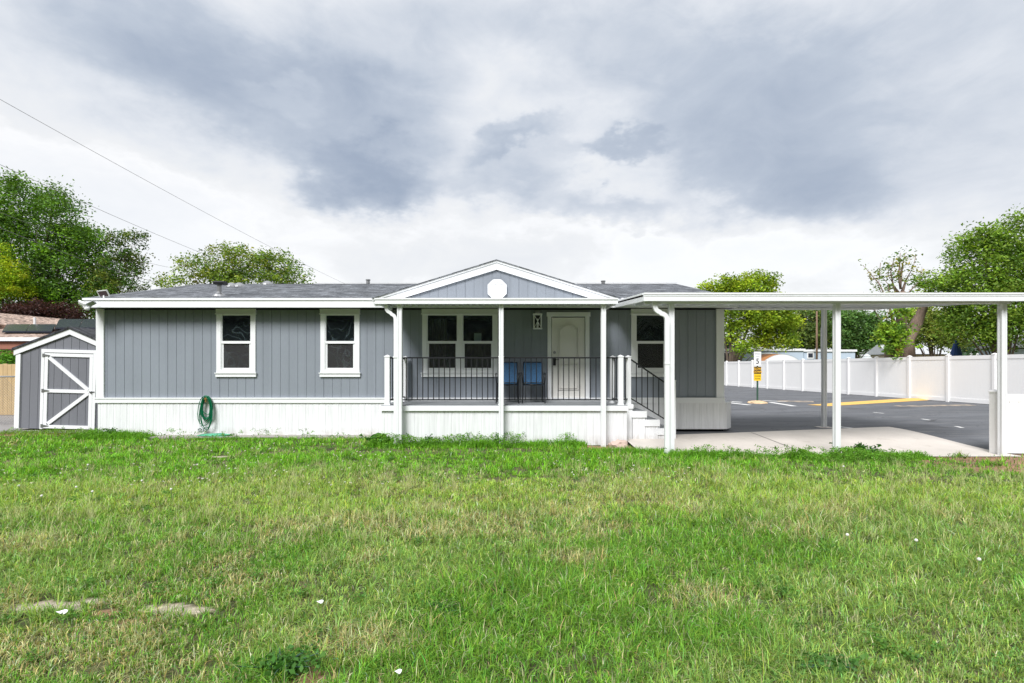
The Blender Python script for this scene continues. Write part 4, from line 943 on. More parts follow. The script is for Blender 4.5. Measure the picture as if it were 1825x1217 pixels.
# ------------------------------------------------------------------ foliage
def leaf_cloud(centers, radii, counts, size, colors, seed=0, aspect=.5, droop=0., flat=.75, gain=1.0):
    gain = np.asarray(gain)
    """leaves gathered in twig clusters; returns verts, quads, tint"""
    rg = np.random.default_rng(seed); cs = []; cid = []
    tot = int(sum(counts)); c = np.repeat(np.asarray(centers, float), counts, 0); r = np.repeat(np.asarray(radii, float).reshape(len(centers), -1), counts, 0)
    tint = np.repeat(np.asarray(colors, float), counts, 0)
    dd = rg.normal(size=(tot, 3)); dd *= (np.minimum(np.linalg.norm(dd, axis=1), 2.1)/np.linalg.norm(dd, axis=1))[:, None]*.52
    p = c+dd*r; p[:, 2] -= droop*np.abs(rg.normal(size=tot))*r[:, -1]
    a = rg.normal(size=(tot, 3)); a[:, 2] = a[:, 2]*.6-droop; a /= np.linalg.norm(a, axis=1)[:, None]
    nrm = rg.normal(size=(tot, 3)); nrm[:, 2] += flat; b = np.cross(nrm, a); b /= np.linalg.norm(b, axis=1)[:, None]
    s = size*rg.uniform(.6, 1.4, (tot, 1)); q = np.cross(a, b)
    v = np.stack([p-a*s, p+b*s*aspect-a*s*.1+q*s*.15, p+a*s, p-b*s*aspect-a*s*.1+q*s*.15], 1).reshape(-1, 3)
    t = tint*gain*rg.uniform(.76, 1.24, (tot, 1))*np.stack([rg.uniform(.85, 1.15, tot), np.ones(tot), rg.uniform(.8, 1.2, tot)], 1)
    i = np.arange(tot)*4; return v, np.stack([i, i+1, i+2, i+3], 1), np.repeat(t, 4, 0)
def branchy(mb, base, targets, r0, seed, fork=.35, nmax=40, leanx=0.):
    rg = random.Random(seed); base = Vector(base)
    for i, tg in enumerate(targets[:nmax]):
        tg = Vector(tg); p0 = base
        h = (tg-base); m1 = base+Vector((h.x*.12+leanx*.3, h.y*.12, h.z*fork)); m2 = base+Vector((h.x*.5+rg.uniform(-.3, .3), h.y*.5, h.z*.68)); pts = []
        for u in [j_/9 for j_ in range(10)]:
            pts.append(tuple(base*(1-u)**3+m1*3*u*(1-u)**2+m2*3*u*u*(1-u)+tg*u**3))
        rb = r0*(1 if i == 0 else rg.uniform(.25, .6)); mb.tube(pts, [max(.010, rb*(1-.97*(u/9)**.55)) for u in range(10)], 7)
def tree(name, label, base, lobes, size, cols, trunk_r, seed, trunk_m='bark', group=None, ncl=None, per=42, clr=.55, droop=.0, fork=.35, aspect=.5, nb=16, branches=True, cat='tree', coverage=1.4):
    """lobes: (x, z, rx, rz[, dy]) in metres, absolute; each lobe is filled with leaf clusters, denser toward its rim"""
    T = thing(name, label, cat, base, group=group); rg = np.random.default_rng(seed); C_, Rr, Nn, Cc, tips = [], [], [], [], []
    for lb in lobes:
        x, z, rx, rz = lb[:4]; dy = lb[4] if len(lb) > 4 else 0; ry = (rx+rz)/2*.85
        n = int((lb[5] if len(lb) > 5 else 1)*coverage*max(6, 8.0*(rx*rz*ry)**(2/3)/(clr*clr)))
        dd = rg.normal(size=(n, 3)); dd /= np.linalg.norm(dd, axis=1)[:, None]; rad = rg.uniform(.35, 1.02, (n, 1))**.6
        p = np.array([x, base[1]+dy, z])+dd*rad*np.array([rx, ry, rz])
        for q in p:
            C_.append(q-np.array(base)); Rr.append(clr*rg.uniform(.6, 1.35)*np.array([1.15, 1.1, .8])); Nn.append(int(1.7*per*rg.uniform(.5, 1.5)))
            Cc.append(np.array(cols[rg.integers(len(cols))])*rg.uniform(.55, 1.35))
        for _ in range(3): q = p[rg.integers(n)]; tips.append(q-np.array(base))
        tips.insert(0, np.array([x, base[1]+dy, z+rz*.4])-np.array(base))
    v, f, t = leaf_cloud(C_, np.array(Rr), Nn, size*.76, Cc, seed, aspect, droop, gain=(2.3, 2.1, 1.35))
    np_mesh('crown', v, [f], len(f), M['leaf'], t, T)
    if branches:
        b = MB(); branchy(b, (0, 0, 0), [tuple(q) for q in tips], trunk_r, seed, fork, nb); b.build('trunk', M[trunk_m], T, smooth=True)
    return T
def lobe(px, py, rpx, rpy, Y, dy=0, dens=1): return (X(px, Y+dy), Z(py, Y+dy), rpx/F*Y, rpy/F*Y, dy, dens)
G1, G2, G3 = (.045, .105, .022), (.075, .165, .022), (.028, .065, .018)
Y = 34.
tree('large_tree', 'huge dark green broadleaf tree rising above the neighbouring roof at far left', (X(60, Y), Y, 0),
     [lobe(*a) for a in ((20, 360, 60, 50, Y), (90, 400, 70, 55, Y), (-60, 420, 80, 90, Y), (150, 425, 45, 38, Y), (40, 460, 80, 60, Y), (110, 490, 75, 60, Y), (150, 540, 70, 45, Y), (50, 540, 70, 40, Y), (-120, 520, 90, 80, Y), (175, 480, 30, 40, Y), (30, 325, 25, 20, Y), (100, 345, 20, 16, Y))],
     .115, [G1, G1, G2, G3], .42, 21, clr=.74, per=46, droop=.15, nb=26)
Y = 33.
tree('thin_tree', 'sparse dark tree leaning right behind the solar light at the left end of the roof', (X(190, Y), Y, 0),
     [lobe(*a) for a in ((225, 430, 30, 24, Y, 0, .8), (240, 465, 30, 24, Y, 0, .8), (205, 480, 35, 30, Y, 0, .7), (215, 510, 35, 22, Y, 0, .6), (180, 540, 30, 35, Y, 0, .8))], .10, [G1, G3, (.07, .10, .03)], .2, 22, clr=.5, per=30, droop=.1)
Y = 31.
tree('lime_tree', 'yellow green young tree at the left edge in front of the dark tree', (X(5, Y), Y, 0), [lobe(*a) for a in ((5, 490, 35, 35, Y), (25, 510, 28, 28, Y), (-30, 500, 40, 60, Y), (0, 450, 16, 18, Y))], .08, [(.13, .22, .02), (.20, .26, .02), (.09, .18, .02)], .10, 23, clr=.42, per=36)
Y = 32.
tree('plum_tree', 'dark purple leaved plum tree just above the neighbouring brown roof', (X(80, Y), Y, 0), [lobe(*a) for a in ((60, 560, 50, 22, Y, -1.5), (105, 562, 40, 20, Y, -1.5), (25, 565, 30, 18, Y, -1.5))], .08, [(.020, .011, .016), (.036, .017, .024)], .12, 24, clr=.45, per=46)
Y = 20.
tree('climbing_shrub', 'bright green leafy shrub showing over the wooden fence at far left', (X(10, Y), Y, 0), [lobe(*a) for a in ((10, 641, 25, 8, Y), (-30, 640, 25, 10, Y))], .07, [(.06, .17, .02)], .03, 25, clr=.28, per=40, cat='shrub', nb=6)
Y = 44.
tree('elm_tree', 'broad airy green tree rising behind the left half of the grey roof', (X(430, Y), Y, 0),
     [lobe(*a) for a in ((345, 475, 38, 20, Y, 0, .75), (320, 500, 40, 12, Y, 0, .7), (400, 455, 35, 16, Y, 0, .8), (395, 490, 45, 20, Y), (445, 470, 40, 24, Y), (490, 470, 40, 22, Y), (520, 490, 32, 16, Y, 0, .9), (450, 500, 80, 16, Y), (420, 442, 20, 8, Y, 0, .7), (290, 508, 18, 6, Y, 0, .6))],
     .14, [(.085, .15, .035), (.12, .19, .04), (.055, .105, .03), (.14, .17, .03)], .38, 26, clr=.7, per=26, nb=24)
# right side
Y = 43.
tree('maple_tree', 'bright yellow green tree with forked trunk just right of the house', (X(1300, Y), Y, .2),
     [lobe(*a) for a in ((1340, 515, 45, 22, Y), (1275, 517, 25, 18, Y, 0, .8), (1300, 510, 25, 18, Y), (1355, 500, 25, 12, Y), (1320, 560, 55, 25, Y), (1375, 570, 45, 25, Y), (1395, 560, 28, 25, Y), (1310, 595, 30, 15, Y, 0, .6), (1330, 618, 16, 12, Y, -1.5), (1385, 605, 42, 13, Y, 0, 1.2), (1305, 540, 40, 20, Y), (1360, 540, 40, 18, Y))],
     .14, [(.13, .20, .022), (.17, .24, .025), (.085, .15, .02)], .34, 27, clr=.6, per=40, nb=14, fork=.25)
Y = 58.
tree('green_tree', 'dark green rounded tree behind the utility pole beyond the fence', (X(1435, Y), Y, .2), [lobe(*a) for a in ((1430, 570, 35, 30, Y), (1455, 590, 30, 35, Y), (1425, 600, 35, 22, Y), (1440, 552, 22, 12, Y))], .18, [(.06, .10, .04), (.04, .08, .03), (.09, .13, .05)], .3, 28, clr=.8, per=40, droop=.1)
tree('green_tree', 'wide blue green tree between the two carport posts beyond the fence', (X(1520, Y), Y, .2), [lobe(*a) for a in ((1490, 575, 30, 30, Y), (1525, 585, 40, 28, Y), (1555, 590, 25, 28, Y), (1500, 605, 45, 22, Y), (1545, 613, 35, 15, Y), (1540, 568, 20, 10, Y, 0, .7))], .18, [(.05, .12, .045), (.07, .15, .06), (.035, .075, .03)], .3, 29, clr=.8, per=44)
Y = 33.
tree('willow_tree', 'soft grey green tree between the stump tree and the big right tree', (X(1665, Y), Y, .2), [lobe(*a) for a in ((1660, 590, 35, 22, Y), (1640, 570, 25, 20, Y), (1690, 595, 30, 22, Y), (1650, 560, 25, 20, Y), (1700, 570, 30, 20, Y), (1625, 600, 20, 15, Y, 0, .6))], .11, [(.10, .15, .04), (.14, .18, .06), (.07, .11, .03)], .22, 30, clr=.5, per=40, droop=.35)
Y = 22.5
tree('walnut_tree', 'large full green tree at the right edge above the carport', (X(1790, Y), Y, .2),
     [lobe(*a) for a in ((1790, 420, 45, 25, Y), (1740, 450, 50, 35, Y), (1810, 470, 70, 45, Y), (1730, 510, 60, 40, Y), (1690, 500, 30, 28, Y, 0, .8), (1780, 540, 80, 45, Y), (1720, 575, 50, 28, Y), (1800, 590, 70, 28, Y), (1860, 500, 70, 90, Y), (1815, 395, 22, 16, Y), (1715, 430, 20, 14, Y, 0, .7), (1660, 530, 25, 14, Y, 0, .5), (1750, 410, 18, 12, Y, 0, .6))],
     .085, [(.085, .155, .03), (.11, .19, .035), (.055, .11, .025)], .26, 31, clr=.45, per=36, nb=24, droop=.2)
# the pollarded tree: thick torn trunk with thin new shoots
Y = 23.5; bx, bz = X(1605, Y), .22
T = thing('pollarded_tree', 'thick bare trunked tree with a sawn stub and sparse new shoots above the fence', 'tree', (bx, Y, bz))
def q3(px, py, dy=0): return (X(px, Y)-bx, dy, Z(py, Y)-bz)
b = MB(); b.tube([q3(1598, 660), q3(1600, 625), q3(1607, 595), q3(1606, 570), q3(1604, 545), q3(1606, 520)], [.48, .40, .24, .18, .14, .11], 22); b.tube([q3(1612, 645), q3(1617, 605), q3(1631, 578), q3(1645, 552), q3(1653, 530)], [.40, .30, .22, .18, .10], 18)
b.tube([q3(1590, 655), q3(1586, 620), q3(1590, 590), q3(1580, 570)], [.28, .22, .14, .06], 8)
rg = random.Random(9); shoots = []
for (px0, py0, px1, py1) in ((1600, 530, 1582, 462), (1606, 515, 1597, 452), (1606, 510, 1615, 450), (1608, 520, 1630, 455), (1612, 540, 1645, 475), (1640, 545, 1650, 490), (1600, 560, 1570, 480), (1598, 580, 1545, 470), (1595, 590, 1560, 470), (1590, 600, 1540, 520), (1640, 550, 1660, 500), (1588, 600, 1576, 560), (1606, 530, 1580, 470)):
    pts = [q3(px0+(px1-px0)*u+rg.uniform(-3, 3)*(u > 0), py0+(py1-py0)*u, rg.uniform(-.3, .3)*u) for u in (0, .33, .66, 1)]; b.tube(pts, [.05, .035, .022, .01], 5); shoots.append(pts)
for v_i, v in enumerate(b.v): a1 = .10*mn.noise(Vector((v[0]*6, v[1]*6, v[2]*1.3))); b.v[v_i] = (v[0]+a1, v[1]+.10*mn.noise(Vector((v[0]*6+5, v[1]*6, v[2]*1.3))), v[2])
b.build('trunk', M['bark2'], T, smooth=True)
b = MB(); p = Vector(q3(1590, 620, -.45)); b.tube([tuple(p+Vector((0, .3, 0))), tuple(p)], [.17, .15], 14); b.build('sawn_stub', M['cutwood'], T)
C_, Rr, Nn, Cc = [], [], [], []
rg2 = np.random.default_rng(4)
for pts in shoots:
    for u in np.linspace(.25, 1, 7):
        i = min(2, int(u*3)); fr = u*3-i; p = np.array(pts[i])*(1-fr)+np.array(pts[i+1])*fr; C_.append(p+rg2.normal(size=3)*.09); Rr.append(np.array([.25, .25, .22])*rg2.uniform(.6, 1.3)); Nn.append(int(rg2.uniform(8, 18))); Cc.append(((.07, .14, .035), (.11, .17, .03), (.05, .11, .04), (.16, .17, .03))[rg2.integers(4)])
for lb in ((1580, 595, 22, 25, 60), (1568, 590, 12, 14, 25), (1590, 560, 14, 12, 22), (1642, 500, 18, 14, 8), (1575, 620, 14, 14, 25), (1655, 505, 14, 10, 10)):
    for _ in range(lb[4]): C_.append(np.array(q3(lb[0]+rg2.normal()*lb[2]*.5, lb[1]+rg2.normal()*lb[3]*.5, rg2.normal()*.3-(.5 if lb[1] > 550 else 0)))); Rr.append(np.array([.2, .2, .16])); Nn.append(int(rg2.uniform(10, 26))); Cc.append(((.17, .30, .04), (.14, .22, .03), (.06, .13, .03))[rg2.integers(3)])
v, f, t = leaf_cloud(C_, np.array(Rr), Nn, .07, Cc, 5, .5, .1, gain=(1.8, 1.7, 1.2)); np_mesh('crown', v, [f], len(f), M['leaf'], t, T)
# far wood
C_, Rr, Nn, Cc = [], [], [], []
for _ in range(260):
    a = rg2.uniform(-70, 110); yy = 95+rg2.uniform(-8, 8); hz = rg2.uniform(.5, 6.0); C_.append((a, yy, hz)); Rr.append(np.array([2.2, 2, 1.5])); Nn.append(70); Cc.append(((.05, .095, .04), (.07, .12, .045), (.04, .075, .03))[rg2.integers(3)])
v, f, t = leaf_cloud(C_, np.array(Rr), Nn, .38, Cc, 6, .6, .1); o = np_mesh('distant_wood', v, [f], len(f), M['leaf'], t); tag(o, 'distant green treeline low on the horizon beyond the houses', 'trees', kind='stuff')

# ------------------------------------------------------------------ things beyond the fence
def smallhouse(name, label, px0, px1, Y, ztop, wallm, roofm, depth=5, eave=.25, wins=(), pitched=0, cat='house'):
    x0, x1 = X(px0, Y), X(px1, Y); T = thing(name, label, cat, ((x0+x1)/2, Y, .15)); b = MB(); b.box(x0, x1, Y, Y+depth, .15, ztop-.25); part(b, 'wall', M[wallm], T)
    b = MB()
    if pitched: b.prism([(Y-eave, ztop-.2), (Y+depth+eave, ztop-.2), (Y+depth/2, ztop+pitched)], x1-x0+2*eave, 'x', x0-eave)
    else: b.box(x0-eave, x1+eave, Y-eave, Y+depth+eave, ztop-.25, ztop-.05)
    part(b, 'roof', M[roofm], T)
    for (a_, c_, za_, zb_) in wins:
        b = MB(); xa_, xb_ = X(a_, Y), X(c_, Y); b.box(xa_-.12, xb_+.12, Y-.05, Y+.01, Z(zb_, Y)-.12, Z(za_, Y)+.12); w2 = part(b, 'window', M['white'], T)
        b = MB(); b.box(xa_, xb_, Y-.07, Y-.052, Z(zb_, Y), Z(za_, Y)); part(b, 'pane', M['solar'], T, w2)
    return T
smallhouse('pale_blue_mobile_home', 'long pale blue mobile home with white roof edge beyond the far end of the fence', 1225, 1432, 48, Z(620.5, 48), 'bluewall', 'white', 4, .12, ((1262, 1300, 629, 645), (1357, 1374, 631, 645)))
smallhouse('mobile_home_extension', 'pale blue addition with a small window beyond the fence behind the speed sign', 1433, 1524, 50, Z(622, 50), 'bluewall', 'white', 4, .12, ((1440, 1448, 629.5, 637),))
smallhouse('low_grey_roofed_house', 'low house with pale grey pitched roof behind the pollarded tree', 1590, 1700, 46, Z(627, 46), 'cream', 'greyroof', 3, .3, (), .7)
smallhouse('blue_grey_house', 'blue grey house wall with grey roof at the far right behind the fence', 1800, 1905, 24, Z(612, 24), 'bluewall', 'greyroof', 1.6, .15, (), .35)
# sheet-roofed shelter with rust
Yr = 42; T = thing('rusty_roof_shelter', 'small arched shelter with rusty orange roof sheet just over the fence', 'shelter', (X(1392, Yr), Yr, .2)); b = MB(); x0, x1 = X(1362, Yr), X(1426, Yr)
def arc(u): return (x0+(x1-x0)*u, Z(645, Yr)+math.sin(math.pi*u)**.7*(Z(631, Yr)-Z(645, Yr)))
for i in range(10):
    a_, c_ = arc(i/20), arc((i+1)/20); b.quad((a_[0], Yr, a_[1]), (c_[0], Yr, c_[1]), (c_[0]+.4, Yr+3, c_[1]+.1), (a_[0]+.4, Yr+3, a_[1]+.1))
part(b, 'roof', M['rust'], T); b = MB(); b.prism([arc(i/20) for i in range(21)]+[(x1, .2), (x0, .2)], .05, 'y', Yr+.02)
for i in range(10, 20): a_, c_ = arc(i/20), arc((i+1)/20); b.quad((a_[0], Yr, a_[1]), (c_[0], Yr, c_[1]), (c_[0]+.4, Yr+3, c_[1]+.1), (a_[0]+.4, Yr+3, a_[1]+.1))
part(b, 'wall', M['white'], T)
# utility pole and thin pole
Yp = 50; T = thing('utility_pole', 'brown wooden utility pole standing behind the pale blue home', 'utility pole', (X(1450, Yp), Yp, .2))
b = MB(); b.tube([(X(1447, Yp), Yp-.8, .2), (X(1447, Yp), Yp-.8, Z(556, Yp))], [.10, .07], 10); part(b, 'pole', M['pole'], T, smooth=True)
b = MB(); b.tube([(X(1446, Yp), Yp-1.6, .2), (X(1446, Yp), Yp-1.6, Z(586, Yp))], .05, 8); tag(b.build('antenna_pole', M['metal']), 'thin grey metal pole just left of the wooden utility pole', 'pole')
# folded patio umbrella
Yu = 24; xu = X(1704, Yu); T = thing('patio_umbrella', 'folded dark blue patio umbrella showing over the white fence', 'umbrella', (xu, Yu, .2)); b = MB(); z0_ = Z(645, Yu); z1_ = Z(606, Yu); prof = []
b.lathe((xu, Yu, 0), [(.05, z0_-.1), (.26, z0_-.05), (.24, z0_+.25), (.17, (z0_+z1_)/2+.1), (.05, z1_), (.01, z1_+.05)], 12)
for i in range(len(b.v)):
    v = b.v[i]; a_ = math.atan2(v[1]-Yu, v[0]-xu); f = 1+.28*math.sin(a_*6); b.v[i] = (xu+(v[0]-xu)*f, Yu+(v[1]-Yu)*f, v[2])
part(b, 'canopy', M['umbrella'], T); b = MB(); b.tube([(xu, Yu, .2), (xu, Yu, z0_)], .025, 8); part(b, 'pole', M['metal'], T)
# little tiered ornament
Yo = 30; xo = X(1545, Yo); b = MB()
for i, (r_, z_) in enumerate(((.36, 640), (.28, 636.5), (.2, 633))): b.lathe((xo, Yo, Z(z_, Yo)), [(r_, -.1), (r_*.95, -.04), (r_*.35, .06)], 12)
b.tube([(xo, Yo, .2), (xo, Yo, Z(630, Yo))], .05, 8); tag(b.build('tiered_fountain', M['hose_tool']), 'little tiered grey garden ornament peeking over the fence left of the pollarded tree', 'garden ornament')

# ------------------------------------------------------------------ overhead wires
def wire(p0, p1, Y0, Y1, label, sag=.6, r=.016):
    a = Vector((X(p0[0], Y0), Y0, Z(p0[1], Y0))); b_ = Vector((X(p1[0], Y1), Y1, Z(p1[1], Y1))); a = a-(b_-a)*.15; pts = []
    for i in range(25): u = i/24; p = a.lerp(b_, u); pts.append((p.x-a.x, p.y-a.y, p.z-a.z-sag*4*u*(1-u)))
    o = MB().tube(pts, r, 5).build('overhead_wire', M['wirem']); o.location = a; tag(o, label, 'wire', 'overhead wires crossing the sky at left')
wire((0, 170), (620, 508), 18, 50, 'highest overhead wire crossing the sky from the upper left edge', .3, .008)
wire((0, 287), (470, 492), 20, 48, 'middle overhead wire crossing in front of the top of the dark tree', .3, .009)
wire((0, 372), (300, 476), 20, 40, 'third overhead wire crossing the middle of the dark tree', .3, .009)
wire((0, 402), (282, 504), 21, 36, 'lowest overhead wire running down toward the roof ridge behind the solar light', .2, .013)

# ------------------------------------------------------------------ grass
def lawn_edge(x):
    return np.where(x < -9.6, 12.25+.25*np.sin(x*1.7), np.where(x < -2.75, 11.50+.04*np.sin(x*5), np.where(x < 1.6, 10.52, np.where(x < 2.5, 9.75+.1*np.sin(x*6), 9.22+.07*np.sin(x*4)+.05*np.sin(x*11)))))
def scatter(n, y0, y1, tuft=11):
    m = n//tuft; u = rng.random(m); y = np.sqrt(y0**2+u*(y1**2-y0**2)); x = (rng.random(m)*2-1)*(1.10*y+1.2)
    ok = rng.random(m) < .40+.6*vnoise(x, y, 3.1, 5)+.2*vnoise(x, y, 9, 6); x, y = x[ok], y[ok]; m = len(x)
    rad = (.012+.035*rng.random(m)**1.5)*(1+.10*y); k_ = rng.poisson(tuft, m)+1; th = rng.random(k_.sum())*2*math.pi; rr_ = np.sqrt(rng.random(k_.sum()))*np.repeat(rad, k_)
    TU['az'] = th; x = np.repeat(x, k_)+rr_*np.cos(th); y = np.repeat(y, k_)+rr_*np.sin(th); TU['b'] = np.repeat(rng.uniform(.55, 1.4, m), k_)
    bq_ = bareness(x, y)[0]; ok = (y < lawn_edge(x)) & (x < 12) & (x > -14.5) & (rng.random(len(x)) > bq_*np.where(y < 6, .82, .95))
    TU['az'] = TU['az'][ok]; TU['b'] = TU['b'][ok]; return x[ok], y[ok]
TU = {}
V, Q3, Q4, TT = [], [], [], []; nv = 0
def blades(x, y, L, W, lean, tint, curl=1.0, az0=None):
    global nv
    n = len(x); z = lawn_h(x, y)*sstep((11.5-y)/2); az_ = (rng.random(n)*2*math.pi if az0 is None else az0+rng.normal(size=n)*.7)+1.2*(vnoise(x, y, 1.2, 8)-.5); dx, dy_ = np.cos(az_), np.sin(az_)
    fa = rng.random(n)*2*math.pi; sxn, syn = -np.sin(az_)*.8+.5*np.cos(fa), np.cos(az_)*.8+.5*np.sin(fa); s = np.sqrt(sxn**2+syn**2)+1e-6; sxn /= s; syn /= s
    la = lean; h1 = L*.5; 
    def pt(h, r): return x+dx*r, y+dy_*r, z+h
    m1 = pt(h1*np.cos(la*.6), h1*np.sin(la*.6)); e = pt(h1*np.cos(la*.6)+h1*np.cos(np.minimum(la*1.5*curl, 1.75)), h1*np.sin(la*.6)+h1*np.sin(np.minimum(la*1.5*curl, 1.75)))
    b0 = np.stack([x-sxn*W/2, y-syn*W/2, z-.01], 1); b1 = np.stack([x+sxn*W/2, y+syn*W/2, z-.01], 1)
    c0 = np.stack([m1[0]-sxn*W*.45, m1[1]-syn*W*.45, m1[2]], 1); c1 = np.stack([m1[0]+sxn*W*.45, m1[1]+syn*W*.45, m1[2]], 1); tp = np.stack(e, 1)
    V.append(np.stack([b0, b1, c1, c0, tp], 1).reshape(-1, 3)); i = nv+np.arange(n)*5; Q4.append(np.stack([i, i+1, i+2, i+3], 1)); Q3.append(np.stack([i+3, i+2, i+4], 1)); nv += n*5
    TT.append(np.repeat(tint, 5, 0))
def lerp(a, b, t): return a*(1-t[:, None])+b*t[:, None]
DRY = [(-1.7, 5.15, 1.0, .32), (-.6, 4.9, .7, .2), (1.35, 3.5, .35, .25), (-2.5, 2.95, .6, .3), (-.9, 3.0, .4, .2), (-4.6, 4.6, .8, .3), (.5, 4.2, .3, .15)]
def zone_tint(x, y):
    A_ = np.array([.19, .44, .03]); B_ = np.array([.36, .53, .09]); C_ = np.array([.17, .36, .04]); Dd = np.array([.52, .49, .23]); E_ = np.array([.28, .43, .10])
    n1 = vnoise(x, y, .35, 11); n2 = vnoise(x, y, .9, 12); n3 = vnoise(x, y, 2.6, 13)
    far = sstep((y-6.9-1.2*(n1-.5))/1.6); mid = sstep((y-4.9-.8*(n2-.5))/1.2)*(1-far)*.75
    c = np.tile(C_, (len(x), 1)); c = lerp(c, E_, sstep((n2-.45)*3)*.8); c = lerp(c, B_, mid); c = lerp(c, A_, far)
    dry = sstep((n3*.6+n1*.5+vnoise(x, y, .6, 14)*.4-.76)*4)*(.2+.4*sstep((7.5-y)/2)); dz = np.zeros(len(x))
    for (a_, b_, c_, d_) in DRY: dz = np.maximum(dz, np.clip(1.4-((x-a_)/c_)**2-((y-b_)/d_)**2-.8*(n3-.5), 0, 1)*.62)
    pick = rng.random(len(x)) < np.maximum(dry, dz)
    c[pick] = Dd*rng.uniform(.7, 1.2, (pick.sum(), 1)); st = rng.random(len(x)) < .05+.06*(1-far); c[st] = np.array([.55, .52, .29])
    hue = rng.normal(size=len(x)); c = c*np.stack([1+.16*hue, np.ones(len(x)), 1-.10*hue], 1); return np.clip(c*rng.uniform(.5, 1.45, (len(x), 1)), .01, .7)
def lenf(x, y):
    n = vnoise(x, y, .8, 20); n2 = vnoise(x, y, 2.2, 21); return (.45+1.1*n)*(.6+.8*n2)
for (y0, y1, n, L, W) in ((1.3, 3.2, 150000, .062, .0040), (3.2, 4.6, 150000, .068, .0046), (4.6, 7.0, 190000, .080, .0058), (7.0, 9.4, 120000, .080, .0085), (9.4, 12.6, 100000, .075, .010)):
    x, y = scatter(n, y0, y1); m = len(x); lf = lenf(x, y)
    blades(x, y, L*lf*rng.uniform(.5, 1.5, m), W*rng.uniform(.6, 1.4, m), np.clip(rng.normal(1.0, .42, m), .05, 1.5), np.clip(zone_tint(x, y)*TU['b'][:, None], .01, .75), 1.0, TU['az'])
# long thin pale seed stems, most in the middle band
for (y0, y1, n, L, W) in ((1.5, 4.5, 3500, .13, .0018), (4.5, 8.2, 22000, .17, .0028), (8.2, 10, 3500, .13, .004)):
    x, y = scatter(n, y0, y1); ok = vnoise(x, y, .7, 31) > .35; x, y = x[ok], y[ok]; m = len(x)
    blades(x, y, L*rng.uniform(.6, 1.5, m), W*rng.uniform(.8, 1.3, m), np.clip(rng.normal(.7, .3, m), .1, 1.2), np.array([.50, .53, .26])*rng.uniform(.6, 1.25, (m, 1)), .8)
# bright fringe at walls and posts
def fringe(xa, xb, ya, yb, n, L, W, c):
    x = rng.uniform(xa, xb, n); y = rng.uniform(ya, yb, n); ok = vnoise(x, y, 2.5, 41)+.3*rng.random(n) > .35; x, y = x[ok], y[ok]; m = len(x)
    blades(x, y, L*rng.uniform(.4, 1.4, m)*(.5+vnoise(x, y, 1.8, 43)), W*rng.uniform(.6, 1.3, m), np.clip(rng.normal(.45, .25, m), .05, 1.1), np.array(c)*rng.uniform(.6, 1.4, (m, 1)))
fringe(-2.9, 1.5, 10.15, 10.60, 6500, .11, .010, (.15, .37, .022)); fringe(-9.8, -8.2, 11.3, 11.9, 4000, .14, .010, (.14, .34, .022)); fringe(2.5, 7.4, 8.9, 9.30, 9000, .10, .009, (.15, .37, .025)); fringe(-7, -2.7, 11.25, 11.47, 2500, .05, .008, (.15, .35, .025))
fringe(1.2, 2.9, 9.3, 9.65, 2500, .09, .009, (.14, .35, .022)); fringe(-12.6, -9.8, 12.2, 12.85, 2600, .07, .008, (.17, .30, .04)); fringe(7.2, 11, 8.2, 9.0, 500, .06, .008, (.08, .19, .03))
o = np_mesh('grass', np.concatenate(V), [np.concatenate(Q4), np.concatenate(Q3)], 0, M['grass'], np.concatenate(TT)); tag(o, 'rough green lawn grass with pale seed stems covering the whole foreground', 'grass', kind='stuff')

# broadleaf ground cover among the grass
n = 9000; x, y = scatter(n, 2.2, 10.5); x = np.append(x, rng.uniform(6.2, 8.6, 500)); y = np.append(y, rng.uniform(8.3, 9.2, 500)); ok = ((vnoise(x, y, 1.1, 51) > .58) | (x > 6.2) & (y > 8.2)) & (bareness(x, y)[0] < .3); x, y = x[ok], y[ok]
C_ = np.stack([x, y, lawn_h(x, y)+.045], 1); cnt = [5]*len(x)
v, f, t = leaf_cloud(C_, np.tile([.05, .05, .03], (len(x), 1)), cnt, .009, np.tile([.09, .21, .035], (len(x), 1))*rng.uniform(.7, 1.4, (len(x), 1)), 8, .85, 0, 1.6)
o = np_mesh('clover_leaves', v, [f], 0, M['leaf'], t); tag(o, 'small round clover and weed leaves scattered through the lawn', 'ground cover', kind='stuff')
# low leafy weeds along the walls and the slab edge
xs_, ys_ = [], []
for (xa, xb, ya, yb, n) in ((-2.9, 1.35, 10.2, 10.6, 1500), (-9.8, -8.3, 11.4, 11.9, 420), (-8.3, -2.9, 11.3, 11.5, 260), (2.5, 7.4, 8.9, 9.25, 700), (-12.6, -9.8, 12.1, 12.8, 300), (5.0, 7.4, 8.5, 9.2, 900)):
    xs_.append(rng.uniform(xa, xb, n)); ys_.append(rng.uniform(ya, yb, n))
x, y = np.concatenate(xs_), np.concatenate(ys_); ok = (vnoise(x, y, 2.2, 71)+.25*rng.random(len(x)) > .5) & (bareness(x, y)[0] < .3); x, y = x[ok], y[ok]
hz = .03+.17*rng.random(len(x))**1.6*vnoise(x, y, 1.7, 72)*1.5
v, f, t = leaf_cloud(np.stack([x, y, hz], 1), np.tile([.05, .05, .04], (len(x), 1)), [9]*len(x), .017, np.tile([.15, .34, .035], (len(x), 1))*rng.uniform(.6, 1.3, (len(x), 1)), 18, .45, 0, .8)
o = np_mesh('edge_weeds', v, [f], 0, M['leaf'], t); tag(o, 'low leafy weeds growing along the porch skirt and the concrete edge', 'weeds', kind='stuff')
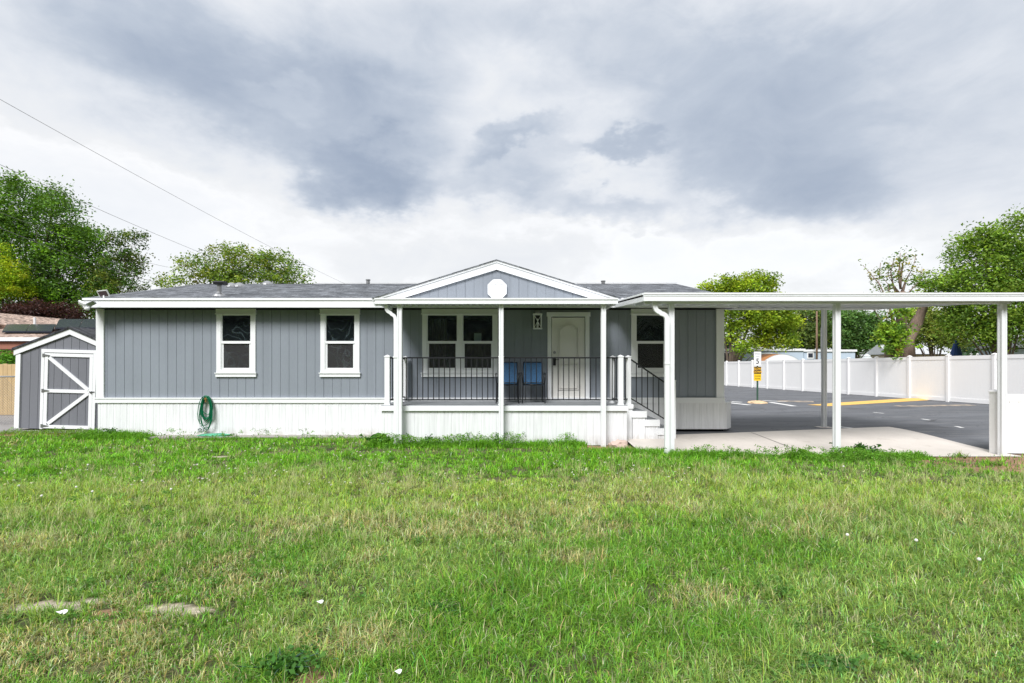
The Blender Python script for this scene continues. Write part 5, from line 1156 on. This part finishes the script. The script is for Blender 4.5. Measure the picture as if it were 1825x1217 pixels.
# clover flowers, uncountable specks
n = 420; y = rng.uniform(6.6, 10.4, n); x = rng.uniform(-1.0, .35, n)*y; ok = (vnoise(x, y, .8, 61) > .4) & (y < lawn_edge(x)); x, y = x[ok], y[ok]
v, f, t = leaf_cloud(np.stack([x, y, lawn_h(x, y)+.07], 1), np.tile([.012, .012, .008], (len(x), 1)), [7]*len(x), .009, np.tile([.72, .70, .66], (len(x), 1)), 9, .8)
o = np_mesh('clover_flowers', v, [f], 0, M['leaf'], t); tag(o, 'tiny white clover flowers dotted over the far part of the lawn', 'flowers', kind='stuff')
# leafy weeds
def weed(name, label, px, Y, h, w_, nst, size, col, seed):
    cx_ = X(px, Y); T = thing(name, label, 'weed', (cx_, Y, 0.0)); rg = np.random.default_rng(seed); b = MB(); C2, N2 = [], []
    for i in range(nst):
        ex, ey, ez = rg.normal()*w_*.45, rg.normal()*w_*.3, h*rg.uniform(.5, 1.0); b.tube([(0, 0, 0), (ex*.4, ey*.4, ez*.6), (ex, ey, ez)], [.005, .004, .002], 4)
        for u in np.linspace(.25, 1, 5): C2.append((ex*u, ey*u, ez*u)); N2.append(int(rg.uniform(3, 8)))
    b.build('stem', M['greenpost'], T); v, f, t = leaf_cloud(C2, np.tile([.05, .05, .04], (len(C2), 1)), N2, size, np.tile(col, (len(C2), 1)), seed, .55, .1, 1.0); np_mesh('foliage', v, [f], 0, M['leaf'], t, T); return T
weed('leafy_weed', 'bushy broadleaf weed at the left corner of the porch skirt beside the downspout', 683, 10.55, .24, .42, 26, .045, (.07, .20, .025), 71)
weed('leafy_weed', 'tall dark weed clump at the foot of the middle carport post', 1530, 9.2, .22, .42, 24, .03, (.05, .15, .02), 72)
weed('leafy_weed', 'thin upright weed at the foot of the middle porch post', 886, 10.4, .26, .12, 7, .022, (.07, .19, .03), 73)
weed('leafy_weed', 'thin tufted weed at the left end of the white house skirting', 193, 11.72, .22, .35, 14, .022, (.07, .18, .03), 74)
weed('leafy_weed', 'thin upright weed against the porch skirt right of the downspout', 765, 10.4, .24, .15, 7, .022, (.07, .19, .03), 75)
weed('mallow_weed', 'round leaved mallow weed at the bottom edge left of centre', 500, 2.70, .07, .22, 22, .020, (.065, .18, .03), 76)
weed('mallow_weed', 'round leaved mallow weed at the bottom edge right of centre', 1482, 2.72, .05, .20, 18, .018, (.08, .20, .04), 77)
weed('mallow_weed', 'bright round leaved weed in the grass at left below the lighter band', 770, 3.3, .06, .2, 16, .018, (.06, .17, .03), 78)
# dandelion clocks
mb = MB(); mb.tube([(0, 0, 0), (.004, 0, .06), (0, .002, .12)], .0022, 5); STEM = None
bm = bmesh.new(); bmesh.ops.create_icosphere(bm, subdivisions=2, radius=.014); HEAD = bpy.data.meshes.new('seed_head'); bm.to_mesh(HEAD); bm.free(); HEAD.materials.append(M['puff'])
rg = random.Random(12); first = None
for i, (px, py, lab) in enumerate(((75, 882, 'white dandelion clock lowest at the left edge of the lawn'), (36, 864, 'white dandelion clock nearest the left edge'), (137, 866, 'right one of the cluster of dandelion clocks at left'), (165, 875, 'dandelion clock just right of the cluster at left'), (306, 871, 'lone dandelion clock right of the left cluster'), (157, 829, 'small dandelion clock in the bright grass at left below the shed door'),
                                   (255, 855, 'dandelion clock in pale grass between the left cluster and the lone one'), (1632, 962, 'white dandelion clock in the long grass at right'), (1745, 993, 'white dandelion clock furthest right in the long grass'), (1507, 951, 'small dandelion clock in the grass under the middle carport post'), (1505, 830, 'tiny white flower head just below the middle carport post'))):
    z_ = .13; Yd = (CAMZ-z_)*F/(py-HY); xd = X(px, Yd); T = thing('dandelion', lab, 'dandelion', (xd, Yd, float(lawn_h(xd, Yd))), (rg.uniform(-.1, .1), rg.uniform(-.1, .1), rg.uniform(0, 6)), 'dandelion clocks in the lawn')
    if first is None: s_ = mb.build('stem', M['greenpost'], T); first = s_.data
    else: s_ = bpy.data.objects.new('stem', first); COL.objects.link(s_); s_.parent = T
    h_ = bpy.data.objects.new('seed_head', HEAD); COL.objects.link(h_); h_.parent = T; h_.location = (0, .002, .13)
# bits of litter (white petals or paper) on the near grass
for px, py, lab, s_ in ((109, 1089, 'small white scrap of paper lying on the dry grass at left', .033), (569, 1073, 'small white scrap standing in the green grass left of centre', .025), (708, 1196, 'tiny white scrap near the bottom edge left of centre', .022)):
    Yd = (CAMZ-.06)*F/(py-HY); xd = X(px, Yd); b = MB()
    pts = [(s_*math.cos(a)*(1+.15*math.sin(3*a)), s_*.5*math.sin(a), .008*math.sin(2*a)) for a in [i*2*math.pi/12 for i in range(12)]]
    for i in range(12): b.poly([(0, 0, .006), pts[i], pts[(i+1) % 12]])
    o = b.build('paper_scrap', M['petal']); o.location = (xd, Yd, .065+float(lawn_h(xd, Yd))); o.rotation_euler = (R(12), R(8), R(15)); tag(o, lab, 'litter')
